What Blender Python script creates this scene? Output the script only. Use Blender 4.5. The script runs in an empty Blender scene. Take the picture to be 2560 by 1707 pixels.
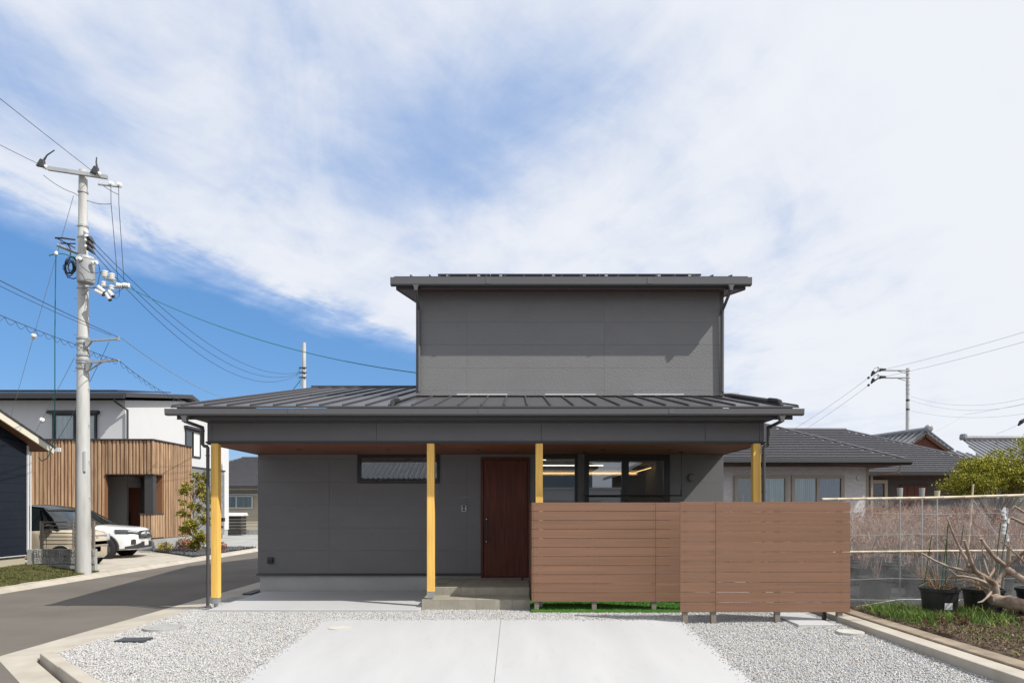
import bpy, bmesh, math, random
import numpy as np
from mathutils import Vector, Matrix
random.seed(7); rng = np.random.default_rng(7)
S = bpy.context.scene
COL = S.collection
R = math.radians

# ------------------------------------------------------------------ camera
H = 1.63                      # eye height above the porch slab, metres
cam_d = bpy.data.cameras.new('camera'); cam = bpy.data.objects.new('camera', cam_d)
COL.objects.link(cam); S.camera = cam
cam.location = (0, 0, H); cam.rotation_euler = (R(90), 0, 0)
cam_d.lens = 24; cam_d.sensor_width = 36; cam_d.sensor_fit = 'HORIZONTAL'
cam_d.shift_x = -0.0039; cam_d.shift_y = 0.1631
cam_d.clip_start = 0.1; cam_d.clip_end = 3000

# ------------------------------------------------------------------ sun and sky
SUN = Vector((2.05, -1.0, 2.35)).normalized()      # towards the sun
sd = bpy.data.lights.new('sun', 'SUN'); sun = bpy.data.objects.new('sun', sd); COL.objects.link(sun)
sd.energy = 4.9; sd.angle = R(0.55); sd.color = (1.0, 0.955, 0.88)
sun.rotation_euler = SUN.to_track_quat('Z', 'Y').to_euler(); sun.location = (20, -10, 30)

W = bpy.data.worlds.new('World'); S.world = W; W.use_nodes = True
nt = W.node_tree; nt.nodes.clear()
def wn(t, **k):
    n = nt.nodes.new(t)
    for a, b in k.items(): setattr(n, a, b)
    return n
def wl(a, b): nt.links.new(a, b)
def wmath(op, a, b=None, c=None, clamp=False):
    n = wn('ShaderNodeMath', operation=op); n.use_clamp = clamp
    for i, v in enumerate((a, b, c)):
        if v is None: continue
        if isinstance(v, (int, float)): n.inputs[i].default_value = v
        else: wl(v, n.inputs[i])
    return n.outputs[0]
def wsmooth(v, lo, hi):
    n = wn('ShaderNodeMapRange'); n.interpolation_type = 'SMOOTHSTEP'
    wl(v, n.inputs[0]); n.inputs[1].default_value = lo; n.inputs[2].default_value = hi
    return n.outputs[0]
def wmix(f, a, b):
    n = wn('ShaderNodeMix', data_type='RGBA'); 
    if isinstance(f, (int, float)): n.inputs[0].default_value = f
    else: wl(f, n.inputs[0])
    for i, v in ((6, a), (7, b)):
        if isinstance(v, tuple): n.inputs[i].default_value = (*v, 1)
        else: wl(v, n.inputs[i])
    return n.outputs[2]
sky = wn('ShaderNodeTexSky'); sky.sky_type = 'NISHITA'; sky.sun_disc = False
sky.sun_elevation = math.asin(SUN.z); sky.sun_rotation = math.atan2(SUN.x, SUN.y)
sky.altitude = 50; sky.air_density = 1.0; sky.dust_density = 0.1; sky.ozone_density = 4.0
tc = wn('ShaderNodeTexCoord'); sep = wn('ShaderNodeSeparateXYZ'); wl(tc.outputs['Generated'], sep.inputs[0])
zc = wmath('ADD', wmath('MAXIMUM', sep.outputs[2], 0.0), 0.09)
px = wmath('DIVIDE', sep.outputs[0], zc); py = wmath('DIVIDE', sep.outputs[1], zc)
def plane_coord(ang, sx, sy, seed):
    ca, sa = math.cos(ang), math.sin(ang)
    a = wmath('ADD', wmath('MULTIPLY', px, ca), wmath('MULTIPLY', py, sa))
    b = wmath('SUBTRACT', wmath('MULTIPLY', py, ca), wmath('MULTIPLY', px, sa))
    c = wn('ShaderNodeCombineXYZ'); wl(wmath('MULTIPLY', a, sx), c.inputs[0]); wl(wmath('MULTIPLY', b, sy), c.inputs[1]); c.inputs[2].default_value = seed
    return c.outputs[0], a, b
def wnoise(vec, scale, detail, rough, dist=0.0):
    n = wn('ShaderNodeTexNoise'); wl(vec, n.inputs['Vector']); n.inputs['Scale'].default_value = scale
    n.inputs['Detail'].default_value = detail; n.inputs['Roughness'].default_value = rough; n.inputs['Distortion'].default_value = dist
    return n.outputs['Fac']
# a cirrus sheet on a flat layer overhead, drawn out along one wind direction
WIND = R(54.8)
v1, along, across = plane_coord(WIND, 0.6, 1.1, 2.3)
v2, _, _ = plane_coord(WIND + R(4), 0.7, 1.9, 3.7)
v3, _, _ = plane_coord(R(104), 0.9, 1.8, 9.1)
v4, _, _ = plane_coord(WIND - R(10), 1.0, 1.0, 5.0)
n_big = wnoise(v1, 1.0, 3, 0.5, 0.5)
n_fib = wnoise(v2, 2.0, 7, 0.58, 0.6)
n_cross = wnoise(v3, 1.9, 8, 0.6, 0.8)
n_puff = wnoise(v4, 3.2, 8, 0.62, 0.2)
fine = wmath('ADD', wmath('ADD', wmath('MULTIPLY', n_fib, 0.30), wmath('MULTIPLY', n_cross, 0.36)), wmath('MULTIPLY', n_puff, 0.34))   # about 0.5
q = wmath('SUBTRACT', fine, 0.5)
# clear sky beyond the sheet's north-west edge, a thinner band inside it, thicker cloud on the far side
edge = wsmooth(wmath('ADD', wmath('MULTIPLY', across, -1.0), wmath('MULTIPLY', q, 0.95)), -2.30, -1.92)
fill = wsmooth(across, 1.25, -0.5)
far = wsmooth(across, -1.0, -4.0)  # unseen sheet behind the camera, thinned below to lower the fill light
def gauss(cx, cy, ang, sl, ss):
    ca, sa = math.cos(ang), math.sin(ang); X = wmath('SUBTRACT', px, cx); Y = wmath('SUBTRACT', py, cy)
    a = wmath('DIVIDE', wmath('ADD', wmath('MULTIPLY', X, ca), wmath('MULTIPLY', Y, sa)), sl)
    b = wmath('DIVIDE', wmath('SUBTRACT', wmath('MULTIPLY', Y, ca), wmath('MULTIPLY', X, sa)), ss)
    return wmath('EXPONENT', wmath('MULTIPLY', wmath('ADD', wmath('MULTIPLY', a, a), wmath('MULTIPLY', b, b)), -1.0))
thin = wmath('ADD', gauss(-0.10, 1.57, R(-50), 0.55, 0.25), wmath('MULTIPLY', gauss(-1.02, 1.2, R(60), 0.45, 0.22), 0.8))
d0 = wmath('ADD', wmath('ADD', wmath('MULTIPLY', wmath('SUBTRACT', n_big, 0.5), 0.8), wmath('MULTIPLY', q, 1.5)), 0.86)
d0 = wmath('ADD', d0, wmath('MULTIPLY', fill, 0.35))
d0 = wmath('SUBTRACT', d0, wmath('MULTIPLY', thin, 0.37))
d0 = wmath('SUBTRACT', d0, wmath('MULTIPLY', far, 0.30))
dens = wmath('ADD', wmath('MULTIPLY', wsmooth(d0, 0.15, 1.1), 0.56), 0.44)
dens = wmath('MULTIPLY', dens, edge, clamp=True)
low = wsmooth(sep.outputs[2], 0.16, -0.04)
dens = wmath('MAXIMUM', dens, wmath('MULTIPLY', low, 0.3))
thick = wsmooth(dens, 0.40, 0.97)
cloud = wmix(thick, (5.2, 6.5, 9.2), (8.55, 8.85, 9.5))
blue = wn('ShaderNodeHueSaturation'); blue.inputs['Saturation'].default_value = 1.12; blue.inputs['Value'].default_value = 1.15
wl(sky.outputs[0], blue.inputs['Color'])
bg = wn('ShaderNodeBackground'); wl(wmix(dens, wmix(0.55, blue.outputs[0], (1.45, 3.7, 7.9)), cloud), bg.inputs[0]); bg.inputs[1].default_value = 0.1
out = wn('ShaderNodeOutputWorld'); wl(bg.outputs[0], out.inputs[0])
W.cycles.sampling_method = 'AUTOMATIC'

S.view_settings.view_transform = 'Standard'; S.view_settings.look = 'None'
S.view_settings.exposure = 0.0; S.view_settings.gamma = 1.0; S.view_settings.use_curve_mapping = False
S.render.engine = 'CYCLES'
S.cycles.max_bounces = 8; S.cycles.transparent_max_bounces = 24

# ------------------------------------------------------------------ measuring
F = 1707.0
def pt(x, y, Y):
    """point at distance Y seen at photo pixel (x, y)"""
    return Vector(((x - 1290) * Y / F, Y, H + (1271 - y) * Y / F))

# ------------------------------------------------------------------ materials
def mat(name, color, rough=0.8, var=0.0, vscale=3.0, bump=0.0, bscale=40.0, metal=0.0, stretch=(1, 1, 1), rnd=0.0,
        color2=None, spec=0.5, coat=0.0, world=False, detail=6, attr=None, ramp=(0.3, 0.7), bdist=0.01, dirt=None):
    m = bpy.data.materials.new(name); m.use_nodes = True
    t = m.node_tree; b = t.nodes['Principled BSDF']
    b.inputs['Roughness'].default_value = rough; b.inputs['Metallic'].default_value = metal
    b.inputs['Specular IOR Level'].default_value = spec
    if coat: b.inputs['Coat Weight'].default_value = coat; b.inputs['Coat Roughness'].default_value = 0.05
    N = t.nodes.new; L = t.links.new
    tcn = N('ShaderNodeTexCoord'); oi = N('ShaderNodeObjectInfo')
    if world:
        g = N('ShaderNodeNewGeometry'); vec = g.outputs['Position']
    else:
        vm = N('ShaderNodeVectorMath'); vm.operation = 'MULTIPLY_ADD'
        cb = N('ShaderNodeCombineXYZ'); 
        for i in range(3): L(oi.outputs['Random'], cb.inputs[i])
        L(cb.outputs[0], vm.inputs[0]); vm.inputs[1].default_value = (37, 53, 71); L(tcn.outputs['Object'], vm.inputs[2]); vec = vm.outputs[0]
    mp = N('ShaderNodeMapping'); L(vec, mp.inputs[0]); mp.inputs['Scale'].default_value = stretch
    if attr:
        at = N('ShaderNodeAttribute'); at.attribute_name = attr; base = at.outputs['Color']
    else:
        rgb = N('ShaderNodeRGB'); rgb.outputs[0].default_value = (*color, 1); base = rgb.outputs[0]
    if color2 is not None:
        nz = N('ShaderNodeTexNoise'); L(mp.outputs[0], nz.inputs['Vector']); nz.inputs['Scale'].default_value = vscale; nz.inputs['Detail'].default_value = detail
        nz.inputs['Roughness'].default_value = 0.6
        mr = N('ShaderNodeMapRange'); L(nz.outputs['Fac'], mr.inputs[0]); mr.inputs[1].default_value = ramp[0]; mr.inputs[2].default_value = ramp[1]
        mx = N('ShaderNodeMix'); mx.data_type = 'RGBA'; L(mr.outputs[0], mx.inputs[0]); L(base, mx.inputs[6]); mx.inputs[7].default_value = (*color2, 1); base = mx.outputs[2]
    if dirt:
        dc, dscale, lo, hi = dirt
        nz = N('ShaderNodeTexNoise'); L(mp.outputs[0], nz.inputs['Vector']); nz.inputs['Scale'].default_value = dscale; nz.inputs['Detail'].default_value = 5
        mr = N('ShaderNodeMapRange'); L(nz.outputs['Fac'], mr.inputs[0]); mr.inputs[1].default_value = lo; mr.inputs[2].default_value = hi
        mx = N('ShaderNodeMix'); mx.data_type = 'RGBA'; L(mr.outputs[0], mx.inputs[0]); L(base, mx.inputs[6]); mx.inputs[7].default_value = (*dc, 1); base = mx.outputs[2]
    if var or rnd:
        hs = N('ShaderNodeHueSaturation'); L(base, hs.inputs['Color'])
        val = None
        if var:
            nv = N('ShaderNodeTexNoise'); L(mp.outputs[0], nv.inputs['Vector']); nv.inputs['Scale'].default_value = vscale * 0.7; nv.inputs['Detail'].default_value = detail
            ma = N('ShaderNodeMapRange'); L(nv.outputs['Fac'], ma.inputs[0]); ma.inputs[1].default_value = 0.25; ma.inputs[2].default_value = 0.75
            ma.inputs[3].default_value = 1 - var; ma.inputs[4].default_value = 1 + var; val = ma.outputs[0]
        if rnd:
            mb = N('ShaderNodeMapRange'); L(oi.outputs['Random'], mb.inputs[0]); mb.inputs[3].default_value = 1 - rnd; mb.inputs[4].default_value = 1 + rnd
            if val is not None:
                mm = N('ShaderNodeMath'); mm.operation = 'MULTIPLY'; L(val, mm.inputs[0]); L(mb.outputs[0], mm.inputs[1]); val = mm.outputs[0]
            else: val = mb.outputs[0]
        L(val, hs.inputs['Value']); base = hs.outputs[0]
    L(base, b.inputs['Base Color'])
    if bump:
        nb = N('ShaderNodeTexNoise'); L(mp.outputs[0], nb.inputs['Vector']); nb.inputs['Scale'].default_value = bscale; nb.inputs['Detail'].default_value = 4
        bp = N('ShaderNodeBump'); L(nb.outputs['Fac'], bp.inputs['Height']); bp.inputs['Strength'].default_value = bump; bp.inputs['Distance'].default_value = bdist
        L(bp.outputs[0], b.inputs['Normal'])
    return m
def glass(name, tint=(0.75, 0.8, 0.82), refl=0.12, rough=0.0):
    m = bpy.data.materials.new(name); m.use_nodes = True; t = m.node_tree; t.nodes.clear()
    N = t.nodes.new; L = t.links.new
    o = N('ShaderNodeOutputMaterial'); mx = N('ShaderNodeMixShader'); tr = N('ShaderNodeBsdfTransparent'); gl = N('ShaderNodeBsdfGlossy')
    tr.inputs[0].default_value = (*tint, 1); gl.inputs['Roughness'].default_value = rough; gl.inputs[0].default_value = (0.95, 0.97, 1, 1)
    fr = N('ShaderNodeFresnel'); fr.inputs[0].default_value = 1.5; ad = N('ShaderNodeMath'); ad.operation = 'ADD'; ad.use_clamp = True; ad.inputs[1].default_value = refl
    L(fr.outputs[0], ad.inputs[0]); L(ad.outputs[0], mx.inputs[0]); L(tr.outputs[0], mx.inputs[1]); L(gl.outputs[0], mx.inputs[2]); L(mx.outputs[0], o.inputs[0])
    return m
def veil(name, color, alpha):
    m = bpy.data.materials.new(name); m.use_nodes = True; t = m.node_tree; t.nodes.clear()
    N = t.nodes.new; L = t.links.new
    o = N('ShaderNodeOutputMaterial'); mx = N('ShaderNodeMixShader'); tr = N('ShaderNodeBsdfTransparent'); df = N('ShaderNodeBsdfDiffuse')
    df.inputs[0].default_value = (*color, 1)
    tcn = N('ShaderNodeTexCoord'); nz = N('ShaderNodeTexNoise'); L(tcn.outputs['Object'], nz.inputs['Vector']); nz.inputs['Scale'].default_value = 2.2; nz.inputs['Detail'].default_value = 5; nz.inputs['Distortion'].default_value = 1.5
    mr = N('ShaderNodeMapRange'); L(nz.outputs['Fac'], mr.inputs[0]); mr.inputs[1].default_value = 0.3; mr.inputs[2].default_value = 0.75; mr.inputs[3].default_value = alpha * 0.6; mr.inputs[4].default_value = alpha * 1.5
    L(mr.outputs[0], mx.inputs[0]); L(tr.outputs[0], mx.inputs[1]); L(df.outputs[0], mx.inputs[2]); L(mx.outputs[0], o.inputs[0])
    return m
def emit(name, color, s):
    m = bpy.data.materials.new(name); m.use_nodes = True; b = m.node_tree.nodes['Principled BSDF']
    b.inputs['Base Color'].default_value = (*color, 1); b.inputs['Emission Color'].default_value = (*color, 1); b.inputs['Emission Strength'].default_value = s
    return m

M = {}
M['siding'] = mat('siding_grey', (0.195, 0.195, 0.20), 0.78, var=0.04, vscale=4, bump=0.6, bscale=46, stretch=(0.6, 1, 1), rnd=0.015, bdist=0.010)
M['siding_fine_shaded'] = mat('siding_grey_fine_shaded', (0.15, 0.15, 0.157), 0.8, var=0.05, vscale=5, bump=0.35, bscale=60, stretch=(0.6, 1, 1), rnd=0.02)  # darker, finer copy of the siding; shade under the eaves is in its colour
M['gutter'] = mat('gutter_grey', (0.112, 0.112, 0.118), 0.45, var=0.04, vscale=1.5)
M['pipe'] = mat('downpipe_dark', (0.055, 0.054, 0.056), 0.5)
M['fascia'] = mat('fascia_grey', (0.045, 0.044, 0.046), 0.5, var=0.04, vscale=1.5)
M['roofm'] = mat('roof_metal_grey', (0.072, 0.070, 0.076), 0.42, var=0.06, vscale=1.2, spec=0.5)
M['seam'] = mat('roof_seam_grey', (0.06, 0.058, 0.062), 0.45)
M['black'] = mat('black_aluminium', (0.012, 0.012, 0.014), 0.4)
M['darkflash'] = mat('dark_flashing', (0.03, 0.03, 0.034), 0.45)
M['soffit'] = mat('soffit_wood', (0.19, 0.068, 0.032), 0.55, var=0.22, vscale=2.2, stretch=(0.35, 4, 1), color2=(0.12, 0.04, 0.02), bump=0.1, world=True)
M['post'] = mat('post_pine', (0.92, 0.585, 0.145), 0.6, var=0.10, vscale=5, stretch=(9, 9, 0.35), color2=(0.80, 0.455, 0.10), bump=0.08, bscale=20, rnd=0.04, dirt=((0.60, 0.30, 0.07), 2.2, 0.66, 0.78))
M['door'] = mat('door_wood', (0.13, 0.036, 0.022), 0.55, spec=0.25, var=0.3, vscale=6, stretch=(9, 9, 0.3), color2=(0.055, 0.018, 0.013), bump=0.06, bscale=30)
M['concrete'] = mat('concrete_light', (0.47, 0.472, 0.476), 0.85, var=0.05, vscale=1.3, bump=0.12, bscale=60, world=True, color2=(0.43, 0.434, 0.44), stretch=(1.9, 0.35, 1), dirt=((0.42, 0.42, 0.415), 5.0, 0.60, 0.80), bdist=0.004)
M['slab'] = mat('concrete_porch', (0.47, 0.475, 0.48), 0.7, var=0.05, vscale=1.2, bump=0.06, bscale=60, world=True, bdist=0.003)
M['kerb'] = mat('concrete_kerb', (0.445, 0.41, 0.35), 0.9, var=0.12, vscale=2.5, bump=0.25, bscale=70, world=True, color2=(0.37, 0.32, 0.26), ramp=(0.45, 0.8), bdist=0.005)
M['kerb_old'] = mat('concrete_old', (0.33, 0.27, 0.20), 0.95, var=0.2, vscale=5, bump=0.4, bscale=60, world=True, color2=(0.2, 0.155, 0.11))
M['found'] = mat('concrete_foundation', (0.35, 0.354, 0.342), 0.85, var=0.16, vscale=1.8, bump=0.2, bscale=30, world=True, color2=(0.38, 0.385, 0.37), bdist=0.006)
M['asphalt'] = mat('asphalt', (0.155, 0.136, 0.115), 0.9, var=0.14, vscale=0.7, bump=0.5, bscale=260, world=True, color2=(0.125, 0.112, 0.098), detail=9, bdist=0.006, dirt=((0.12, 0.107, 0.092), 0.45, 0.52, 0.66))
M['gravel_base'] = mat('gravel_base', (0.46, 0.455, 0.44), 0.95, var=0.3, vscale=60, bump=0.8, bscale=60, world=True, color2=(0.3, 0.3, 0.3))
M['gravel'] = mat('gravel_stones', (0.5, 0.5, 0.5), 0.85, attr='tone')
M['soil'] = mat('soil', (0.10, 0.066, 0.042), 0.95, var=0.35, vscale=5, bump=1.0, bscale=14, world=True, color2=(0.055, 0.035, 0.022), bdist=0.05)
M['earth'] = mat('earth', (0.22, 0.19, 0.15), 0.95, var=0.25, vscale=0.6, world=True)
M['stuffcol'] = mat('plant_tint', (0.5, 0.5, 0.5), 0.75, attr='tone')
M['turf'] = mat('turf', (0.07, 0.19, 0.02), 0.95, var=0.25, vscale=40, bump=1.0, bscale=200, world=True)
M['moss'] = mat('moss_ground', (0.085, 0.085, 0.022), 0.95, var=0.35, vscale=3, bump=1.0, bscale=60, world=True, color2=(0.06, 0.05, 0.02))
M['tile'] = mat('porch_tile', (0.36, 0.335, 0.275), 0.7, var=0.12, vscale=5, bump=0.1, bscale=60, color2=(0.285, 0.265, 0.215), rnd=0.05)
M['grout'] = mat('grout', (0.42, 0.41, 0.37), 0.9)
M['board'] = mat('fence_board', (0.222, 0.118, 0.073), 0.75, var=0.12, vscale=4, stretch=(0.3, 3, 10), bump=0.15, bscale=80, rnd=0.045, bdist=0.003)
M['fpost'] = mat('fence_post', (0.22, 0.19, 0.16), 0.6, var=0.04)
M['screw'] = mat('screw', (0.09, 0.055, 0.04), 0.5)
M['steel'] = mat('galvanised', (0.42, 0.43, 0.43), 0.42, var=0.08, vscale=8, metal=0.6)
M['inter'] = mat('room_wall', (0.35, 0.35, 0.34), 0.9)
M['interd'] = mat('room_dark', (0.07, 0.07, 0.07), 0.9)
M['glass'] = glass('window_glass', (0.62, 0.66, 0.68), 0.14)
M['glassd'] = glass('window_glass_far', (0.8, 0.85, 0.86), 0.05)
M['led'] = emit('led_strip', (1.0, 0.60, 0.25), 4.0)
M['ledw'] = emit('led_white', (1.0, 0.80, 0.58), 6.0)
M['solar'] = mat('solar_glass', (0.01, 0.012, 0.03), 0.12)
M['white_metal'] = mat('light_metal', (0.62, 0.63, 0.64), 0.4)
M['white'] = mat('white_render', (0.60, 0.605, 0.615), 0.85, var=0.02, vscale=2, bump=0.15, bscale=50)
M['navy'] = mat('navy_siding', (0.012, 0.017, 0.028), 0.75, spec=0.2, var=0.1, vscale=4, bump=0.2)
M['cream'] = mat('cream_paint', (0.70, 0.655, 0.54), 0.6, var=0.03)
M['beige'] = mat('beige_base', (0.45, 0.40, 0.31), 0.85, var=0.06, vscale=2)
M['brownsoffit'] = mat('brown_soffit', (0.22, 0.10, 0.045), 0.7)
M['cedar'] = mat('cedar_board', (0.46, 0.31, 0.19), 0.75, var=0.3, vscale=3.5, stretch=(5, 5, 0.35), color2=(0.27, 0.16, 0.09), bump=0.3, bscale=18, rnd=0.2, ramp=(0.35, 0.75))
M['slate'] = mat('slate_panel', (0.20, 0.205, 0.215), 0.75, var=0.2, vscale=4, bump=0.4, bscale=20, rnd=0.12)
M['curtain'] = mat('curtain', (0.70, 0.71, 0.70), 0.95, var=0.25, vscale=3, stretch=(9, 9, 0.2))
M['curtain_green'] = mat('curtain_green', (0.50, 0.60, 0.58), 0.95, var=0.4, vscale=3, stretch=(9, 9, 0.2))
M['curtain_blue'] = mat('curtain_blue', (0.03, 0.09, 0.24), 0.95, var=0.4, vscale=3, stretch=(9, 9, 0.2))
M['pole'] = mat('pole_concrete', (0.50, 0.50, 0.485), 0.8, var=0.16, vscale=2.5, stretch=(3, 3, 0.6), bump=0.1, dirt=((0.36, 0.35, 0.33), 1.4, 0.52, 0.72))
M['porcelain'] = mat('porcelain', (0.8, 0.79, 0.75), 0.25)
M['trafo'] = mat('transformer_grey', (0.36, 0.37, 0.38), 0.45)
M['rubber'] = mat('rubber_black', (0.012, 0.012, 0.013), 0.55)
M['teal'] = mat('teal_cable', (0.02, 0.17, 0.17), 0.5)
M['wire'] = mat('wire_dark', (0.03, 0.033, 0.04), 0.5)
M['wiregrey'] = mat('wire_grey', (0.35, 0.36, 0.37), 0.5)
M['wirevpale'] = mat('wire_very_pale', (0.40, 0.42, 0.46), 0.5)
M['wirepale'] = mat('wire_pale', (0.22, 0.25, 0.3), 0.5)
M['blockm'] = mat('split_block', (0.33, 0.325, 0.31), 0.95, var=0.3, vscale=14, bump=1.0, bscale=26, rnd=0.12, bdist=0.04)
M['carwhite'] = mat('car_white', (0.80, 0.81, 0.82), 0.22, coat=0.8)
M['carbeige'] = mat('car_beige', (0.52, 0.45, 0.34), 0.25, coat=0.8)
M['carblack'] = mat('car_black', (0.012, 0.011, 0.012), 0.18, coat=0.6)
M['plastic'] = mat('dark_plastic', (0.03, 0.03, 0.032), 0.6)
M['cglass'] = mat('car_glass', (0.018, 0.025, 0.026), 0.06, spec=0.9)
M['tyre'] = mat('tyre', (0.018, 0.018, 0.018), 0.85)
M['chrome'] = mat('chrome', (0.7, 0.71, 0.73), 0.15, metal=1.0)
M['lens'] = mat('lamp_lens', (0.5, 0.52, 0.55), 0.08, spec=0.9)
M['headlamp'] = mat('headlamp', (0.10, 0.11, 0.12), 0.1, spec=0.9)
M['plate'] = mat('plate_white', (0.8, 0.8, 0.8), 0.5)
M['platetext'] = mat('plate_text', (0.35, 0.45, 0.40), 0.5)
M['tiledark'] = mat('roof_tile_dark', (0.125, 0.122, 0.135), 0.14, spec=1.0, var=0.05, vscale=2.5, rnd=0.03)
M['tilekawara'] = mat('roof_tile_grey', (0.21, 0.215, 0.23), 0.4, var=0.15, vscale=2)
M['textured_white'] = mat('white_siding', (0.70, 0.705, 0.715), 0.85, var=0.12, vscale=10, stretch=(1, 1, 4), bump=0.5, bscale=24)
M['browngrey'] = mat('brown_grey_siding', (0.085, 0.078, 0.075), 0.8, var=0.08, vscale=4)
M['frame_beige'] = mat('frame_beige', (0.42, 0.37, 0.30), 0.45)
M['redwood'] = mat('red_wood', (0.10, 0.028, 0.014), 0.6, var=0.15, stretch=(6, 6, 0.4))
M['bark'] = mat('bark', (0.16, 0.12, 0.09), 0.9, var=0.3, vscale=10, bump=0.7, bscale=30)
M['barkpale'] = mat('bark_pale', (0.31, 0.25, 0.20), 0.85, var=0.3, vscale=7, bump=0.6, bscale=30, color2=(0.19, 0.12, 0.08), ramp=(0.42, 0.65))
M['cutwood'] = mat('cut_wood', (0.55, 0.42, 0.25), 0.8)
M['bamboo'] = mat('bamboo', (0.55, 0.47, 0.34), 0.6, var=0.18, vscale=4, stretch=(0.5, 4, 4))
M['pot'] = mat('pot_black', (0.014, 0.014, 0.015), 0.5)
M['stem_green'] = mat('stake_green', (0.02, 0.075, 0.02), 0.5)
M['guard'] = mat('cover_grey', (0.055, 0.058, 0.062), 0.5)
M['net'] = veil('net_clear', (0.55, 0.56, 0.58), 0.14)
M['netdark'] = veil('net_black', (0.06, 0.062, 0.065), 0.42)
M['weedmat'] = mat('weed_mat', (0.03, 0.031, 0.034), 0.8, var=0.3, vscale=1.5)
M['rock'] = mat('dark_rock', (0.045, 0.047, 0.052), 0.8, var=0.3, vscale=10, rnd=0.3)
M['manhole'] = mat('manhole_cover', (0.50, 0.49, 0.45), 0.8, var=0.15, vscale=8, bump=0.4, bscale=60)
M['manhole_grey'] = mat('manhole_cover_grey', (0.36, 0.36, 0.355), 0.8, var=0.15, vscale=8, bump=0.4, bscale=60)
M['iron'] = mat('iron_plate', (0.05, 0.055, 0.062), 0.6, var=0.3, vscale=20)
M['entry'] = mat('entrance_wall', (0.42, 0.425, 0.435), 0.85)
M['hill'] = mat('stone_house', (0.4, 0.38, 0.33), 0.9)

# ------------------------------------------------------------------ geometry helpers
class MB:
    def __init__(s): s.v = []; s.f = []
    def add(s, vs, fs):
        n = len(s.v); s.v += [tuple(p) for p in vs]; s.f += [tuple(i + n for i in f) for f in fs]; return s
    def box(s, x0, x1, y0, y1, z0, z1):
        x0, x1 = min(x0, x1), max(x0, x1); y0, y1 = min(y0, y1), max(y0, y1); z0, z1 = min(z0, z1), max(z0, z1)
        return s.add([(x0, y0, z0), (x1, y0, z0), (x1, y1, z0), (x0, y1, z0), (x0, y0, z1), (x1, y0, z1), (x1, y1, z1), (x0, y1, z1)],
                     [(0, 3, 2, 1), (4, 5, 6, 7), (0, 1, 5, 4), (1, 2, 6, 5), (2, 3, 7, 6), (3, 0, 4, 7)])
    def prism(s, poly, a, b):
        """closed outline poly swept by the vector from a to b (poly given as 3-D points at a)"""
        d = Vector(b) - Vector(a); n = len(poly)
        if abs(d.y) < 1e-9 and abs(d.z) < 1e-9: poly = [(a[0], p[1], p[2]) for p in poly]
        vs = [Vector(p) for p in poly] + [Vector(p) + d for p in poly]
        fs = [tuple(range(n - 1, -1, -1)), tuple(range(n, 2 * n))] + [(i, (i + 1) % n, n + (i + 1) % n, n + i) for i in range(n)]
        return s.add(vs, fs)
    def sheet(s, pts): return s.add(pts, [tuple(range(len(pts)))])
    def slab(s, pts, th):
        n = len(pts); lo = [(p[0], p[1], p[2] - th) for p in pts]
        return s.add(list(pts) + lo, [tuple(range(n)), tuple(range(2 * n - 1, n - 1, -1))] + [(i, n + i, n + (i + 1) % n, (i + 1) % n) for i in range(n)])
    def tube(s, pts, r, n=6, cap=True):
        pts = [Vector(p) for p in pts]; rs = r if isinstance(r, (list, tuple)) else [r] * len(pts)
        base = len(s.v); up = Vector((0.13, 0.21, 1)).normalized()
        for i, p in enumerate(pts):
            d = (pts[min(i + 1, len(pts) - 1)] - pts[max(i - 1, 0)])
            d = d.normalized() if d.length > 1e-9 else Vector((0, 0, 1))
            a = d.cross(up)
            if a.length < 0.15: a = d.cross(Vector((1, 0.1, 0)))
            a.normalize(); b = d.cross(a)
            for k in range(n):
                t = 2 * math.pi * k / n; s.v.append(tuple(p + (a * math.cos(t) + b * math.sin(t)) * rs[i]))
        for i in range(len(pts) - 1):
            for k in range(n):
                k2 = (k + 1) % n; s.f.append((base + i * n + k, base + i * n + k2, base + (i + 1) * n + k2, base + (i + 1) * n + k))
        if cap:
            s.f.append(tuple(base + k for k in range(n - 1, -1, -1))); e = base + (len(pts) - 1) * n; s.f.append(tuple(e + k for k in range(n)))
        return s
    def cyl(s, p0, p1, r0, r1=None, n=16): return s.tube([p0, p1], [r0, r0 if r1 is None else r1], n)
    def lathe(s, prof, c, axis, n=20):
        """prof: (radius, height along axis)"""
        ax = Vector(axis).normalized(); a = ax.orthogonal().normalized(); b = ax.cross(a); c = Vector(c); base = len(s.v)
        for r, h in prof:
            for k in range(n):
                t = 2 * math.pi * k / n; s.v.append(tuple(c + ax * h + (a * math.cos(t) + b * math.sin(t)) * r))
        for i in range(len(prof) - 1):
            for k in range(n):
                k2 = (k + 1) % n; s.f.append((base + i * n + k, base + i * n + k2, base + (i + 1) * n + k2, base + (i + 1) * n + k))
        s.f.append(tuple(base + k for k in range(n - 1, -1, -1))); e = base + (len(prof) - 1) * n; s.f.append(tuple(e + k for k in range(n)))
        return s
    def build(s, name, m, root=None, smooth=False, bevel=0, label=None, kind=None, ang=40):
        me = bpy.data.meshes.new(name); o0 = root_loc(root)
        me.from_pydata([(x - o0[0], y - o0[1], z - o0[2]) for x, y, z in s.v], [], s.f)
        bm = bmesh.new(); bm.from_mesh(me); bmesh.ops.recalc_face_normals(bm, faces=bm.faces)
        if bevel: bmesh.ops.bevel(bm, geom=bm.edges[:], offset=bevel, segments=1, affect='EDGES')
        bm.to_mesh(me); bm.free(); me.materials.append(m)
        if smooth:
            me.polygons.foreach_set('use_smooth', [True] * len(me.polygons)); me.set_sharp_from_angle(angle=R(ang))
        me.update()
        o = bpy.data.objects.new(name, me); COL.objects.link(o)
        if root is not None: o.parent = root
        if label: o['label'] = label
        if kind: o['kind'] = kind
        return o
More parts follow.
